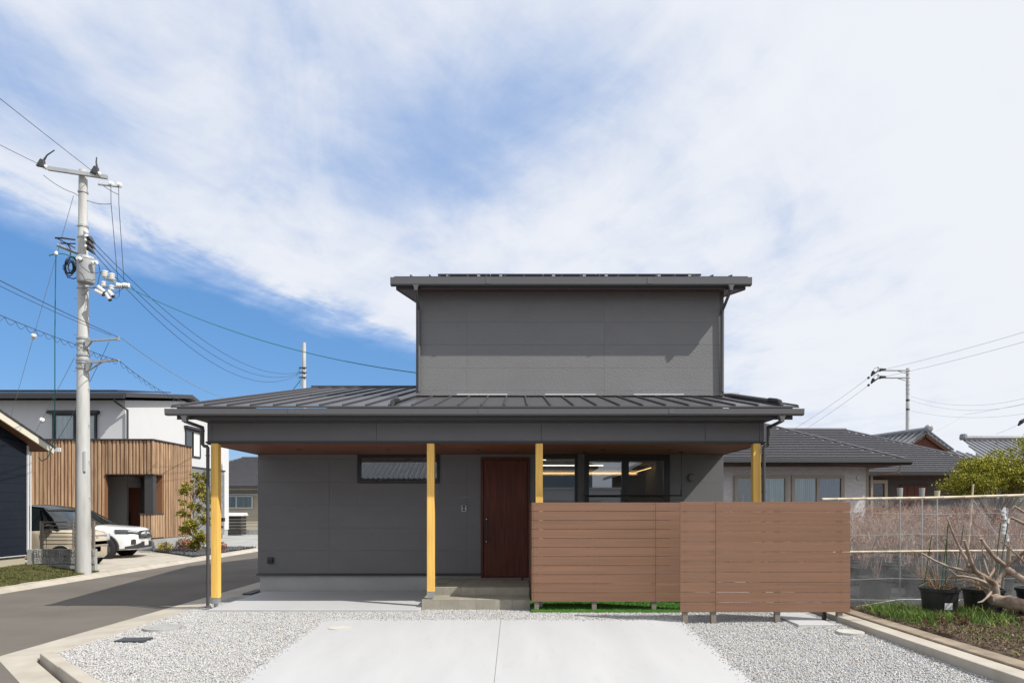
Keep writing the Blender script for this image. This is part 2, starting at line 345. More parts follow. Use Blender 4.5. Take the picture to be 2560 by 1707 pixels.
def root_loc(root):
    v = Vector((0, 0, 0))
    while root is not None: v += root.location; root = root.parent
    return v
def thing(name, label, cat, loc=(0, 0, 0), group=None):
    o = bpy.data.objects.new(name, None); COL.objects.link(o); o.location = loc; o.empty_display_size = 0.3
    o['label'] = label; o['category'] = cat
    if group: o['group'] = group
    return o
def tag(o, label, cat, group=None):
    o['label'] = label; o['category'] = cat
    if group: o['group'] = group
    return o
_cache = {}
def piece(name, m, x0, x1, y0, y1, z0, z1, root=None, bev=0.003, label=None):
    dx, dy, dz = abs(x1 - x0), abs(y1 - y0), abs(z1 - z0)
    key = (name, m.name, round(dx, 4), round(dy, 4), round(dz, 4), bev)
    me = _cache.get(key)
    if me is None:
        mb = MB().box(-dx / 2, dx / 2, -dy / 2, dy / 2, -dz / 2, dz / 2)
        me = bpy.data.meshes.new(name); me.from_pydata(mb.v, [], mb.f)
        if bev:
            bm = bmesh.new(); bm.from_mesh(me); bmesh.ops.bevel(bm, geom=bm.edges[:], offset=min(bev, dx / 3, dy / 3, dz / 3), segments=1, affect='EDGES'); bm.to_mesh(me); bm.free()
        me.materials.append(m); _cache[key] = me
    o = bpy.data.objects.new(name, me); COL.objects.link(o)
    o.location = Vector(((x0 + x1) / 2, (y0 + y1) / 2, (z0 + z1) / 2)) - root_loc(root)
    if root is not None: o.parent = root
    if label: o['label'] = label
    return o
def copy_tree(o, parent=None):
    c = o.copy(); COL.objects.link(c); c.parent = parent
    for ch in list(o.children): copy_tree(ch, c)
    return c
def stuff_mesh(name, V, Fc, m, tone=None, root=None, kind='stuff', smooth=False):
    """big mesh from numpy arrays; V (n,3), Fc (k,3|4), tone (n,3)"""
    me = bpy.data.meshes.new(name); k, c = Fc.shape
    me.vertices.add(len(V)); me.vertices.foreach_set('co', (V - np.array(root_loc(root))).astype(np.float32).ravel())
    me.loops.add(k * c); me.loops.foreach_set('vertex_index', Fc.astype(np.int32).ravel())
    me.polygons.add(k); me.polygons.foreach_set('loop_start', np.arange(0, k * c, c, dtype=np.int32)); me.polygons.foreach_set('loop_total', np.full(k, c, dtype=np.int32))
    if tone is not None:
        a = me.color_attributes.new('tone', 'FLOAT_COLOR', 'POINT'); a.data.foreach_set('color', np.hstack([tone, np.ones((len(V), 1))]).astype(np.float32).ravel())
    me.update(calc_edges=True); me.validate(); me.materials.append(m)
    if smooth: me.polygons.foreach_set('use_smooth', [True] * k)
    o = bpy.data.objects.new(name, me); COL.objects.link(o)
    if kind: o['kind'] = kind
    if root is not None: o.parent = root
    return o
def leaves(name, P, size, m, tones, root=None, kind=None, up=0.3, aspect=2.0, seed=1):
    """leaf-sized diamond faces at points P; size scalar or array"""
    g = np.random.default_rng(seed); n = len(P); size = np.broadcast_to(np.asarray(size, float), (n,))
    d = g.normal(size=(n, 3)); d /= np.linalg.norm(d, axis=1)[:, None]
    nn = g.normal(size=(n, 3)); nn[:, 2] += up * 4; a = np.cross(d, nn); a /= np.linalg.norm(a, axis=1)[:, None] + 1e-9
    s = size * g.uniform(0.6, 1.3, n)
    V = np.stack([P - d * s[:, None], P + a * (s / aspect)[:, None], P + d * s[:, None], P - a * (s / aspect)[:, None]], 1).reshape(-1, 3)
    Fc = np.arange(4 * n).reshape(n, 4); t = np.asarray(tones)[g.integers(0, len(tones), n)] * g.uniform(0.75, 1.25, (n, 1))
    return stuff_mesh(name, V, Fc, m, np.repeat(t, 4, 0), root, kind)
def blades(name, P, h, w, tones, root=None, lean=0.35, seed=2, kind='stuff'):
    g = np.random.default_rng(seed); n = len(P); h = h * g.uniform(0.5, 1.3, n)
    an = g.uniform(0, 2 * np.pi, n); w = w * g.uniform(0.7, 1.3, n)
    sx = np.stack([np.cos(an) * w, np.sin(an) * w, np.zeros(n)], 1)
    t1 = np.stack([g.normal(0, lean, n) * h, g.normal(0, lean, n) * h, h], 1)
    mid = P + t1 * 0.5 * np.array([0.6, 0.6, 1.1])
    V = np.stack([P - sx, P + sx, mid + sx * 0.7, mid - sx * 0.7, P + t1], 1).reshape(-1, 3)
    b = np.arange(n)[:, None] * 5
    Fc = np.concatenate([b + np.array([[0, 1, 2]]), b + np.array([[0, 2, 3]]), b + np.array([[3, 2, 4]])], 0)
    t = np.asarray(tones)[g.integers(0, len(tones), n)] * g.uniform(0.7, 1.3, (n, 1))
    return stuff_mesh(name, V, Fc, M['stuffcol'], np.repeat(t, 5, 0), root, kind)
def twigs(segs, rad, n=3):
    """segs: array (k,2,3); rad (k,2) -> thin prisms"""
    A, B = segs[:, 0], segs[:, 1]; d = B - A; d /= np.linalg.norm(d, axis=1)[:, None] + 1e-9
    ref = np.where(np.abs(d[:, 2:3]) > 0.9, np.array([[1.0, 0, 0]]), np.array([[0, 0, 1.0]]))
    a = np.cross(d, ref); a /= np.linalg.norm(a, axis=1)[:, None] + 1e-9; b = np.cross(d, a); vs = []
    for P, r in ((A, rad[:, 0]), (B, rad[:, 1])):
        for k in range(n):
            t = 2 * np.pi * k / n; vs.append(P + (a * np.cos(t) + b * np.sin(t)) * r[:, None])
    V = np.stack(vs, 1).reshape(-1, 3); k0 = np.arange(len(A))[:, None] * 2 * n
    Fc = np.concatenate([k0 + np.array([[i, (i + 1) % n, n + (i + 1) % n, n + i]]) for i in range(n)], 0)
    return V, Fc
def structure(o): o['kind'] = 'structure'; return o

# ================================================================== THE GROUND
def zr(Y): return -0.10 - 0.10 * min(1, max(0, (8 - Y) / 2.5))          # road surface
def zg(X, Y):                                                           # gravel surface
    t = max(0.0, 10.16 - Y); zd = -0.03 - 0.046 * t
    if X < -2.875: e = -0.03 - 0.012 * t; k = min(1, (-2.875 - X) / 2.4); return zd + (e - zd) * k
    if X > 2.45: e = 0.0 - 0.012 * t; k = min(1, (X - 2.45) / 2.2); return zd + (e - zd) * k
    return zd
g = structure(MB().sheet([(-400, -60, -0.32), (400, -60, -0.32), (400, 900, -0.32), (-400, 900, -0.32)]).build('ground', M['earth']))
mb = MB()
mb.sheet([(-10.45, 8, -0.1), (-6.05, 8, -0.1), (-6.05, 90, -0.1), (-10.45, 90, -0.1)])
mb.sheet([(-10.45, 5.5, -0.2), (-3.55, 5.5, -0.2), (-6.05, 8, -0.1), (-10.45, 8, -0.1)])
mb.sheet([(-60, -8.5, -0.2), (60, -8.5, -0.2), (60, 5.5, -0.2), (-60, 5.5, -0.2)])
structure(mb.build('road', M['asphalt']))
# gutter strip between asphalt and lot, in cast lengths
kb = structure(MB().box(-6.04, -5.40, 7.9, 60, -0.25, -0.13).build('kerb', M['kerb']))
y = 7.95; first = True
while y < 40:
    L = 2.0; y1 = y + L
    MB().slab([(-6.05, y + 0.004, -0.096), (-5.38, y + 0.004, -0.05), (-5.38, y1 - 0.004, -0.05), (-6.05, y1 - 0.004, -0.096)], 0.1).build('kerb_stone', M['kerb'], kb, bevel=0.004)
    y = y1
MB().slab([(-6.05, 7.946, -0.098), (-3.6, 5.5, -0.2), (-3.6, 5.9, -0.16), (-5.46, 7.76, -0.1), (-5.38, 7.946, -0.055)], 0.1).build('kerb_stone', M['kerb'], kb)
for i in range(3):
    a = i * 0.9 / 1.4142; b = (i + 1) * 0.9 / 1.4142 - 0.004; p = lambda t, o, z: (-5.44 + t + o, 7.8 - t + o, z)
    MB().slab([p(a, 0, -0.02), p(b, 0, -0.03), p(b, 0.1, -0.03), p(a, 0.1, -0.02)], 0.16).build('kerb_stone', M['kerb'], kb, bevel=0.006)
# gravel bed
xs = np.linspace(-5.38, 4.69, 60); NYG = 60; V = []; 
for X in xs:
    y0 = max(5.9, 2.44 - X)
    for k in range(NYG + 1):
        Y = y0 + (14.3 - y0) * k / NYG
        V.append((X, Y, zg(X, Y) - 0.022))
Fq = [(i * (NYG + 1) + k, (i + 1) * (NYG + 1) + k, (i + 1) * (NYG + 1) + k + 1, i * (NYG + 1) + k + 1) for i in range(59) for k in range(NYG)]
m_ = MB(); m_.add(V, Fq); structure(m_.build('gravel_bed', M['gravel_base'], smooth=True))
# driveway: two cast bays with a joint between
dw = None
structure(MB().slab([(-0.24, 5.61, -0.2377), (-0.21, 5.61, -0.2377), (-0.21, 10.15, -0.028), (-0.24, 10.15, -0.028)], 0.05).build('driveway_joint', M['found']))
for x0, x1 in ((-2.875, -0.2295), (-0.2245, 2.45)):
    zz = lambda Y: -0.03 - 0.046 * (10.16 - Y)
    o = MB().slab([(x0, 5.6, zz(5.6) + 0.012), (x1, 5.6, zz(5.6) + 0.012), (x1, 10.16, zz(10.16) + 0.012), (x0, 10.16, zz(10.16) + 0.012)], 0.12).build('driveway' if dw is None else 'slab', M['concrete'], dw, bevel=0.002)
    if dw is None: dw = structure(o)
# porch floor slab, little pad behind the fence, turf
structure(MB().box(-5.0, -1.57, 11.07, 13.56, -0.12, -0.005).build('porch_floor', M['slab'], bevel=0.006))
structure(MB().box(3.98, 4.5, 9.62, 10.72, -0.1, 0.0).build('path', M['slab'], bevel=0.004))
structure(MB().box(0.245, 3.5, 11.0, 14.4, -0.1, -0.012).build('turf_base', M['turf']))
n = 26000; P = np.stack([rng.uniform(0.25, 3.5, n), rng.uniform(11.0, 13.5, n), np.full(n, -0.012)], 1)
o = blades('lawn_turf', P, 0.022, 0.004, [(0.06, 0.19, 0.02), (0.08, 0.22, 0.03), (0.07, 0.16, 0.02)], seed=4)
# gravel stones
n = 300000
X = rng.uniform(-5.38, 4.68, n); Y = 6.2 + (12.9 - 6.2) * rng.random(n) ** 1.0
ok = (X + Y > 2.56)
ok &= ~((X > -2.895) & (X < 2.47) & (Y < 10.17))
ok &= ~((X > -5.02) & (X < -1.5) & (Y > 11.06)) & ~((X > -1.575) & (X < 0.245) & (Y > 11.3))
ok &= ~((X > 0.23) & (X < 3.51) & (Y > 10.99)) & ~((X > 3.97) & (X < 4.51) & (Y > 9.61) & (Y < 10.73))
for cx, cy, r in ((4.456, 9.1, 0.175), (-4.96, 9.57, 0.25), (-0.001, -9, 1)): ok &= (X - cx) ** 2 + (Y - cy) ** 2 > r * r
ok &= ~((np.abs(X + 4.93) < 0.2) & (np.abs(Y - 8.8) < 0.14))
X, Y = X[ok], Y[ok]; n = len(X)
Z = np.array([zg(a, b) for a, b in zip(X, Y)]) - 0.016 + rng.uniform(-0.004, 0.006, n)
base = np.array([[1, 0, 0], [-1, 0, 0], [0, 1, 0], [0, -1, 0], [0, 0, 1], [0, 0, -1.0]])
sc_ = rng.uniform(0.006, 0.0135, (n, 1, 1)) * rng.uniform(0.6, 1.15, (n, 1, 3))
q = rng.normal(size=(n, 4)); q /= np.linalg.norm(q, axis=1)[:, None]
w_, x_, y_, z_ = q.T
Rm = np.stack([1 - 2 * (y_**2 + z_**2), 2 * (x_*y_ - z_*w_), 2 * (x_*z_ + y_*w_), 2 * (x_*y_ + z_*w_), 1 - 2 * (x_**2 + z_**2), 2 * (y_*z_ - x_*w_), 2 * (x_*z_ - y_*w_), 2 * (y_*z_ + x_*w_), 1 - 2 * (x_**2 + y_**2)], 1).reshape(n, 3, 3)
V = (base[None] * sc_ * rng.uniform(0.75, 1.25, (n, 6, 1))) @ Rm.transpose(0, 2, 1) + np.stack([X, Y, Z], 1)[:, None, :]
oct_ = np.array([[0, 2, 4], [2, 1, 4], [1, 3, 4], [3, 0, 4], [2, 0, 5], [1, 2, 5], [3, 1, 5], [0, 3, 5]])
Fc = (np.arange(n)[:, None, None] * 6 + oct_[None]).reshape(-1, 3)
pal = np.array([(0.58, 0.575, 0.56), (0.54, 0.54, 0.545), (0.62, 0.615, 0.60), (0.48, 0.485, 0.50), (0.38, 0.39, 0.41), (0.27, 0.28, 0.30), (0.54, 0.47, 0.38), (0.48, 0.34, 0.22), (0.17, 0.175, 0.19)])
ci = rng.choice(len(pal), n, p=[0.28, 0.21, 0.16, 0.13, 0.08, 0.05, 0.055, 0.015, 0.02])
ns = 700; side = rng.random(ns)
sx = np.where(side < 0.4, -2.875 + np.abs(rng.normal(0, 0.05, ns)), np.where(side < 0.7, 2.45 - np.abs(rng.normal(0, 0.05, ns)), rng.uniform(-2.8, 2.4, ns)))
sy = np.where(side < 0.7, rng.uniform(6.3, 10.1, ns), 10.15 - np.abs(rng.normal(0, 0.05, ns)))
lift = np.stack([sx, sy, -0.03 - 0.046 * (10.16 - sy) + 0.012 + 0.006], 1); V[:ns] += (lift - np.stack([X, Y, Z], 1)[:ns])[:, None, :]
tone = pal[ci] * rng.uniform(0.82, 1.0, (n, 1))
stuff_mesh('gravel', V.reshape(-1, 3), Fc, M['gravel'], np.repeat(tone, 6, 0))
# right-hand kerbs and the garden soil
kr = structure(MB().box(4.70, 4.92, 2.0, 16, -0.3, -0.06).build('kerb', M['kerb']))
y = 2.0
while y < 16:
    MB().box(4.69, 4.925, y + 0.003, y + 1.997, -0.2, 0.06).build('kerb_stone', M['kerb'], kr, bevel=0.006)
    MB().box(4.955, 5.2, y + 0.3, y + 2.29, -0.2, 0.075).build('kerb_stone', M['kerb_old'], kr, bevel=0.01)
    y += 2.0
from mathutils import noise as mnoise
def zs(X, Y): return 0.09 + 0.05 * mnoise.noise(Vector((X * 1.1, Y * 1.1, 0))) + 0.04 * mnoise.noise(Vector((X * 5, Y * 5, 3))) + 0.022 * mnoise.noise(Vector((X * 15, Y * 15, 3)))
NX, NY = 150, 150; V = []
for i in range(NX + 1):
    for k in range(NY + 1):
        X = 5.2 + 5.3 * (i / NX) ** 1.0; Y = 4.5 + 6.5 * k / NY; V.append((X, Y, zs(X, Y) if i else 0.07))
Fq = [(i * (NY + 1) + k, (i + 1) * (NY + 1) + k, (i + 1) * (NY + 1) + k + 1, i * (NY + 1) + k + 1) for i in range(NX) for k in range(NY)]
m_ = MB(); m_.add(V, Fq); structure(m_.build('garden_soil', M['soil'], smooth=True))
structure(MB().sheet([(4.93, 10.8, 0.05), (40, 10.8, 0.05), (40, 17.6, 0.02), (4.93, 17.6, 0.02)]).build('weed_sheet_ground', M['weedmat']))
structure(MB().sheet([(10.5, -5, 0.06), (60, -5, 0.06), (60, 10.9, 0.06), (10.5, 10.9, 0.06)]).build('field', M['soil']))
# far side of the lane
kf = structure(MB().box(-10.60, -10.46, 6, 60, -0.3, -0.12).build('kerb', M['kerb']))
y = 6.0
while y < 50:
    MB().slab([(-10.625, y + 0.003, -0.01), (-10.45, y + 0.003, -0.096), (-10.45, y + 1.997, -0.096), (-10.625, y + 1.997, -0.01)][::-1], 0.1).build('kerb_stone', M['kerb'], kf)
    if y > 17.3: pass
    MB().box(-10.74, -10.627, y + 0.003, y + 1.997, -0.2, 0.012).build('kerb_stone', M['kerb'], kf, bevel=0.006)
    y += 2.0
def zl(X, Y): return 0.0 + 0.16 * min(1, max(0, (-10.74 - X) / 1.5)) + 0.03 * mnoise.noise(Vector((X * 1.7, Y * 1.7, 0)))
V = []; NX, NY = 24, 60
for i in range(NX + 1):
    for k in range(NY + 1):
        X = -13.2 + (13.2 - 10.74) * i / NX; Y = 8 + 9.55 * k / NY; V.append((X, Y, zl(X, Y)))
Fq = [(i * (NY + 1) + k, (i + 1) * (NY + 1) + k, (i + 1) * (NY + 1) + k + 1, i * (NY + 1) + k + 1) for i in range(NX) for k in range(NY)]
m_ = MB(); m_.add(V, Fq); structure(m_.build('grass_verge', M['moss'], smooth=True))
n = 60000; X = rng.uniform(-13, -10.66, n); Y = rng.uniform(12.5, 17.45, n)
keep = np.array([mnoise.noise(Vector((a * 1.3, b * 1.3, 7))) > -0.25 for a, b in zip(X, Y)]); X, Y = X[keep], Y[keep]
P = np.stack([X, Y, np.array([zl(a, b) for a, b in zip(X, Y)])], 1)
blades('verge_grass', P, 0.055, 0.008, [(0.12, 0.135, 0.03), (0.09, 0.12, 0.025), (0.17, 0.15, 0.05), (0.10, 0.085, 0.04)], seed=5, lean=0.6)
structure(MB().slab([(-24, 17.6, 0.0), (-10.745, 17.6, 0.0), (-10.745, 22.75, 0.0), (-14.0, 26.2, 0.0), (-24, 26.2, 0.0)], 0.3).build('neighbour_driveway', M['kerb']))
structure(MB().slab([(-24, 29.0, -0.0), (-10.745, 28.4, 0.0), (-10.745, 62, 0.0), (-24, 62, 0.0)], 0.3).build('neighbour_yard', M['found']))
structure(MB().slab([(-10.745, 22.78, 0.01), (-10.745, 28.38, 0.01), (-14.0, 28.9, 0.03), (-14.0, 26.25, 0.02)], 0.3).build('planting_bed_ground', M['rock']))

# small covers set in the ground
t = MB().cyl((4.456, 9.1, -0.10), (4.456, 9.1, -0.003), 0.17, n=40).build('inspection_cover', M['manhole'], bevel=0)
tag(t, 'round cream inspection cover in the gravel beside the right kerb', 'manhole cover')
t = MB().cyl((-4.96, 9.57, -0.12), (-4.96, 9.57, -0.022), 0.245, n=48).build('inspection_cover', M['manhole_grey'])
tag(t, 'large round grey inspection cover in the gravel near the lane', 'manhole cover')
MB().lathe([(0.16, 0), (0.16, 0.004), (0.145, 0.004), (0.145, 0)], (-4.96, 9.57, -0.0225), (0, 0, 1), 40).build('rim', M['found'], t)
t = MB().slab([(-5.12, 8.68, -0.047), (-4.76, 8.70, -0.047), (-4.74, 8.92, -0.046), (-5.10, 8.90, -0.046)], 0.06).build('drain_plate', M['iron'], bevel=0.004)
tag(t, 'dark square iron drain plate half buried in pale gravel', 'drain cover')
t = MB().cyl((-2.48, 9.62, -0.12), (-2.48, 9.62, -0.0385), 0.165, n=40).build('inspection_cover', M['manhole'])
tag(t, 'round cream inspection cover set into the top of the concrete driveway', 'manhole cover')
t = MB().slab([(-5.33, 13.3, -0.02), (-5.16, 13.3, -0.02), (-5.16, 14.0, -0.02), (-5.33, 14.0, -0.02)], 0.05).build('drain_plate', M['iron'])
tag(t, 'dark rectangular drain grate beside the left corner of the grey house', 'drain cover')

# ================================================================== THE GREY HOUSE
YF, YW = 11.36, 13.59
house = thing('house', 'dark grey two storey house with a deep porch on yellow posts', 'house', (-0.5, YW, 0))
def rect_minus(r, holes):
    rects = [r]
    for hx0, hx1, hz0, hz1 in holes:
        nr = []
        for x0, x1, z0, z1 in rects:
            if hx1 <= x0 or hx0 >= x1 or hz1 <= z0 or hz0 >= z1: nr.append((x0, x1, z0, z1)); continue
            if hx0 > x0: nr.append((x0, hx0, z0, z1))
            if hx1 < x1: nr.append((hx1, x1, z0, z1))
            a, b = max(x0, hx0), min(x1, hx1)
            if hz0 > z0: nr.append((a, b, z0, hz0))
            if hz1 < z1: nr.append((a, b, hz1, z1))
        rects = nr
    return [q for q in rects if q[1] - q[0] > 0.02 and q[3] - q[2] > 0.02]
def clad(m, X, Z, holes, y0, y1, root, gap=0.0018, name='wall_panel'):
    for i in range(len(X) - 1):
        for k in range(len(Z) - 1):
            for x0, x1, z0, z1 in rect_minus((X[i], X[i + 1], Z[k], Z[k + 1]), holes):
                g0 = gap / 2
                piece(name, m, x0 + (g0 if x0 == X[i] else 0), x1 - (g0 if x1 == X[i + 1] else 0), y0, y1, z0 + (g0 if z0 == Z[k] else 0), z1 - (g0 if z1 == Z[k + 1] else 0), root, bev=0.0015)
holes = [(-3.153, -1.52, 2.133, 2.725), (-0.70, 0.277, 0.26, 2.65), (0.40, 1.224, 0.45, 2.70), (1.373, 3.057, 0.45, 2.70)]
clad(M['siding_fine_shaded'], [-5.14, -3.72, -0.98, 1.30, 4.13], [0.344, 0.798, 1.252, 1.706, 2.160, 2.614, 2.74], holes, YW, YW + 0.02, house)
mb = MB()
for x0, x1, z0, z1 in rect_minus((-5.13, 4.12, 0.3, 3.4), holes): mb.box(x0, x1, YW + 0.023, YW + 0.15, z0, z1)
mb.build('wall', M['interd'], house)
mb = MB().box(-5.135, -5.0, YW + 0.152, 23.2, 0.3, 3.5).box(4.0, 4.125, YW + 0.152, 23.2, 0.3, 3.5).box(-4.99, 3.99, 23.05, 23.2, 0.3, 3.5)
mb.build('wall', M['siding_fine_shaded'], house)
MB().box(-5.105, 4.10, YW + 0.03, 23.1, -0.25, 0.298).build('foundation', M['found'], house)
MB().prism([(-5.16, YW - 0.035, 0.302), (-5.16, YW + 0.018, 0.302), (-5.16, YW + 0.018, 0.342), (-5.16, YW - 0.012, 0.342)], (-5.16, 0, 0), (-0.71, 0, 0)).build('flashing', M['darkflash'], house)
MB().prism([(0.29, YW - 0.035, 0.302), (0.29, YW + 0.018, 0.302), (0.29, YW + 0.018, 0.342), (0.29, YW - 0.012, 0.342)], (0.29, 0, 0), (4.14, 0, 0)).build('flashing', M['darkflash'], house)
# beam over the porch
for x0, x1 in ((-5.14, -5.06), (-5.06, -2.32), (-2.32, 0.42), (0.42, 3.15), (3.15, 4.05), (4.05, 4.13)):
    piece('beam_panel', M['siding_fine_shaded'], x0 + 0.002, x1 - 0.002, YF, YF + 0.02, 2.75, 3.058, house, bev=0.004)  # beam gets the darker siding tone in place of eave shade
MB().box(-5.13, 4.12, YF + 0.022, YF + 0.13, 2.72, 3.2).build('beam', M['interd'], house)
for a, b in ((-5.135, -5.02), (4.01, 4.125)): MB().box(a, b, YF + 0.133, YW - 0.002, 2.745, 3.3).build('side_beam', M['siding_fine_shaded'], house)
MB().box(-5.16, 4.15, YF - 0.014, YF + 0.02, 2.717, 2.748).build('flashing', M['darkflash'], house)
for a, b in ((-5.15, -5.10), (4.09, 4.14)): MB().box(a, b, YF + 0.022, YW - 0.002, 2.700, 2.742).build('flashing', M['darkflash'], house)
k = 0
y = YF + 0.024
while y < YW - 0.05:                                   # soffit boards
    y1 = min(y + 0.1835, YW - 0.003)
    piece('soffit_board', M['soffit'], -5.098, 4.088, y, y1 - 0.003, 2.706, 2.718, house, bev=0.0015); y += 0.1835
for X in (-3.95, -2.33, -0.68, 1.59, 2.79):
    o = MB().lathe([(0.055, 0), (0.055, 0.006), (0.04, 0.008), (0.036, 0.002)], (X, 12.43, 2.706), (0, 0, -1), 20).build('downlight', M['black'], house)
# posts
for X, z0 in ((-5.018, 0.144), (-1.422, 0.25), (0.387, 0.10), (4.011, 0.10)):
    p = piece('post', M['post'], X - 0.06, X + 0.06, YF, YF + 0.12, z0, 2.716, house, bev=0.003)
    b = MB().box(X - 0.054, X + 0.054, YF + 0.006, YF + 0.114, z0 - 0.098, z0 - 0.001); b.box(X - 0.025, X + 0.025, YF + 0.03, YF + 0.09, z0 - 0.16 if X != -1.422 else z0 - 0.12, z0 - 0.0985)
    o = b.build('post_base', M['steel'], None); o.parent = p; o.location = -(house.location + p.location)
# porch steps with tiles
def step(x0, y0, x1, y1, zb, zt, rows):
    s_ = MB().box(x0 + 0.004, x1 - 0.004, y0 + 0.012, y1, zb, zt - 0.01).build('porch_step', M['grout'], house)
    nx = 6; w = (x1 - x0) / nx
    for i in range(nx):
        piece('tile', M['tile'], x0 + i * w + 0.0015, x0 + (i + 1) * w - 0.0015, y0, y0 + 0.0115, zb, zt - 0.0105, s_, bev=0.002)
        for r in range(rows):
            a = y0 + r * 0.3; b = min(a + 0.3, y1)
            if b - a > 0.03: piece('tile', M['tile'], x0 + i * w + 0.0015, x0 + (i + 1) * w - 0.0015, a + (0.0 if r == 0 else 0.0015), b - 0.0015, zt - 0.01, zt, s_, bev=0.002)
step(-1.563, 11.32, 0.235, 11.943, -0.06, 0.123, 3)
step(-1.563, 11.945, 0.235, YW - 0.002, 0.0, 0.256, 6)
# front door
d = MB().box(-0.70, -0.655, YW - 0.03, YW + 0.06, 0.262, 2.648).box(0.232, 0.277, YW - 0.03, YW + 0.06, 0.262, 2.648).box(-0.655, 0.232, YW - 0.03, YW + 0.06, 2.60, 2.648).box(-0.655, 0.232, YW - 0.02, YW + 0.06, 0.262, 0.285).build('front_door', M['door'], house, bevel=0.003)
piece('door_leaf', M['door'], -0.65, 0.227, YW + 0.0, YW + 0.04, 0.29, 2.595, d, bev=0.002)
h = MB().box(-0.606, -0.566, YW - 0.012, YW - 0.001, 1.35, 1.45).box(-0.606, -0.566, YW - 0.012, YW - 0.001, 0.955, 1.06)
h.box(-0.598, -0.574, YW - 0.06, YW - 0.0125, 1.385, 1.41).box(-0.598, -0.574, YW - 0.06, YW - 0.0125, 0.995, 1.02).box(-0.598, -0.574, YW - 0.082, YW - 0.0605, 0.965, 1.44)
h.build('handle', M['black'], d, bevel=0.003)
MB().cyl((-0.586, YW - 0.09, 1.425), (-0.586, YW - 0.082, 1.425), 0.009, n=12).cyl((-0.586, YW - 0.09, 0.98), (-0.586, YW - 0.082, 0.98), 0.009, n=12).build('keyhole', M['chrome'], d)
MB().box(0.232, 0.252, YW - 0.045, YW - 0.031, 1.9, 2.05).box(0.232, 0.252, YW - 0.045, YW - 0.031, 0.5, 0.65).build('hinge', M['black'], d)
o = MB().cyl((0.12, 13.1, 0.2565), (0.12, 13.1, 0.30), 0.012, n=10).box(0.085, 0.155, 13.08, 13.12, 0.30, 0.315).build('door_stop', M['black'], house)
# windows
def window(x0, x1, z0, z1, panes, fr, root, y=YW, fm='black', gm='glass', proud=0.03, name='window'):
    """panes: list of (x0,x1,z0,z1) glass openings inside the frame"""
    w = bpy.data.objects.new(name, None)
    mb = MB()
    for q in rect_minus((x0, x1, z0, z1), panes): mb.box(q[0], q[1], y - proud, y + 0.055, q[2], q[3])
    w = mb.build(name, M[fm], root)
    for a, b, c, e in panes:
        MB().box(a - 0.004, b + 0.004, y + 0.020, y + 0.028, c - 0.004, e + 0.004).build('pane', M[gm], w)
    return w
wl_ = window(-3.153, -1.52, 2.133, 2.704, [(-3.09, -1.575, 2.175, 2.64)], 0.05, house)
window(0.40, 1.224, 0.45, 2.704, [(0.455, 1.17, 0.50, 2.63)], 0.05, house)
w2 = window(1.373, 3.057, 0.45, 2.704, [(1.452, 2.106, 0.50, 2.585), (2.243, 2.938, 0.50, 2.585)], 0.05, house)
# rooms behind the glass
mb = MB()
mb.box(0.30, 3.3, 17.6, 17.65, 0.3, 2.9).box(0.25, 0.298, YW + 0.16, 17.6, 0.3, 2.9).box(3.302, 3.35, YW + 0.16, 17.6, 0.3, 2.9).box(0.3, 3.3, YW + 0.16, 17.6, 2.72, 2.78)
mb.build('room_shell', M['inter'], house)
MB().box(0.3, 3.3, YW + 0.16, 17.6, 0.30, 0.36).build('room_floor', M['redwood'], house)
mb = MB().box(-3.3, -1.4, 15.6, 15.65, 1.9, 2.9).box(-3.35, -3.302, YW + 0.16, 15.6, 1.9, 2.9).box(-1.398, -1.35, YW + 0.16, 15.6, 1.9, 2.9).box(-3.3, -1.4, YW + 0.16, 15.6, 2.72, 2.78).box(-3.3, -1.4, YW + 0.16, 15.6, 1.9, 1.95)
mb.build('room_shell', M['interd'], house)
MB().cyl((0.5, 15.5, 2.61), (1.98, 15.5, 2.61), 0.012, n=8).build('ceiling_light', M['ledw'], house)
MB().cyl((1.15, 15.5, 2.62), (1.15, 15.5, 2.72), 0.004, n=6).build('light_cord', M['black'], house)
MB().box(0.32, 3.05, 17.30, 17.33, 2.51, 2.545).build('cove_light', M['led'], house)
MB().box(0.32, 3.10, 17.34, 17.395, 2.47, 2.62).build('cove_board', M['cream'], house)
MB().tube([(3.05, 17.3, 2.56), (3.2, 16.2, 2.60)], 0.012, 6).build('cove_light', M['led'], house)
for X in (0.62, 1.72, 2.75): MB().lathe([(0.05, 0), (0.05, 0.01)], (X, 15.2, 2.719), (0, 0, -1), 16).build('ceiling_spot', M['ledw'], house)
# things on the wall
o = MB().box(-1.085, -0.985, YW - 0.03, YW - 0.001, 1.575, 1.70).build('intercom', M['steel'], house, bevel=0.006)
MB().box(-1.062, -1.010, YW - 0.034, YW - 0.0305, 1.645, 1.69).box(-1.062, -1.010, YW - 0.034, YW - 0.0305, 1.59, 1.632).build('camera_window', M['black'], o)
mb = MB()
for a, b in (((-1.155, 1.848), (-1.02, 1.852)), ((-1.10, 1.846), (-0.95, 1.862)), ((-1.06, 1.862), (-1.035, 1.895)), ((-1.035, 1.895), (-0.99, 1.858))):
    mb.tube([(a[0], YW - 0.012, a[1]), (b[0], YW - 0.012, b[1])], 0.003, 5)
mb.build('name_sign', M['steel'], house)
o = MB().prism([(-4.93, YW - 0.06, 0.55), (-4.93, YW - 0.001, 0.54), (-4.93, YW - 0.001, 0.665), (-4.93, YW - 0.035, 0.665), (-4.93, YW - 0.06, 0.63)], (-4.93, 0, 0), (-4.825, 0, 0)).build('outdoor_socket', M['black'], house, bevel=0.004)
MB().lathe([(0.078, 0), (0.078, 0.035), (0.06, 0.055), (0.0, 0.06)], (3.49, YW - 0.001, 2.245), (0, -1, 0), 28).build('vent_cap', M['gutter'], house, smooth=True)
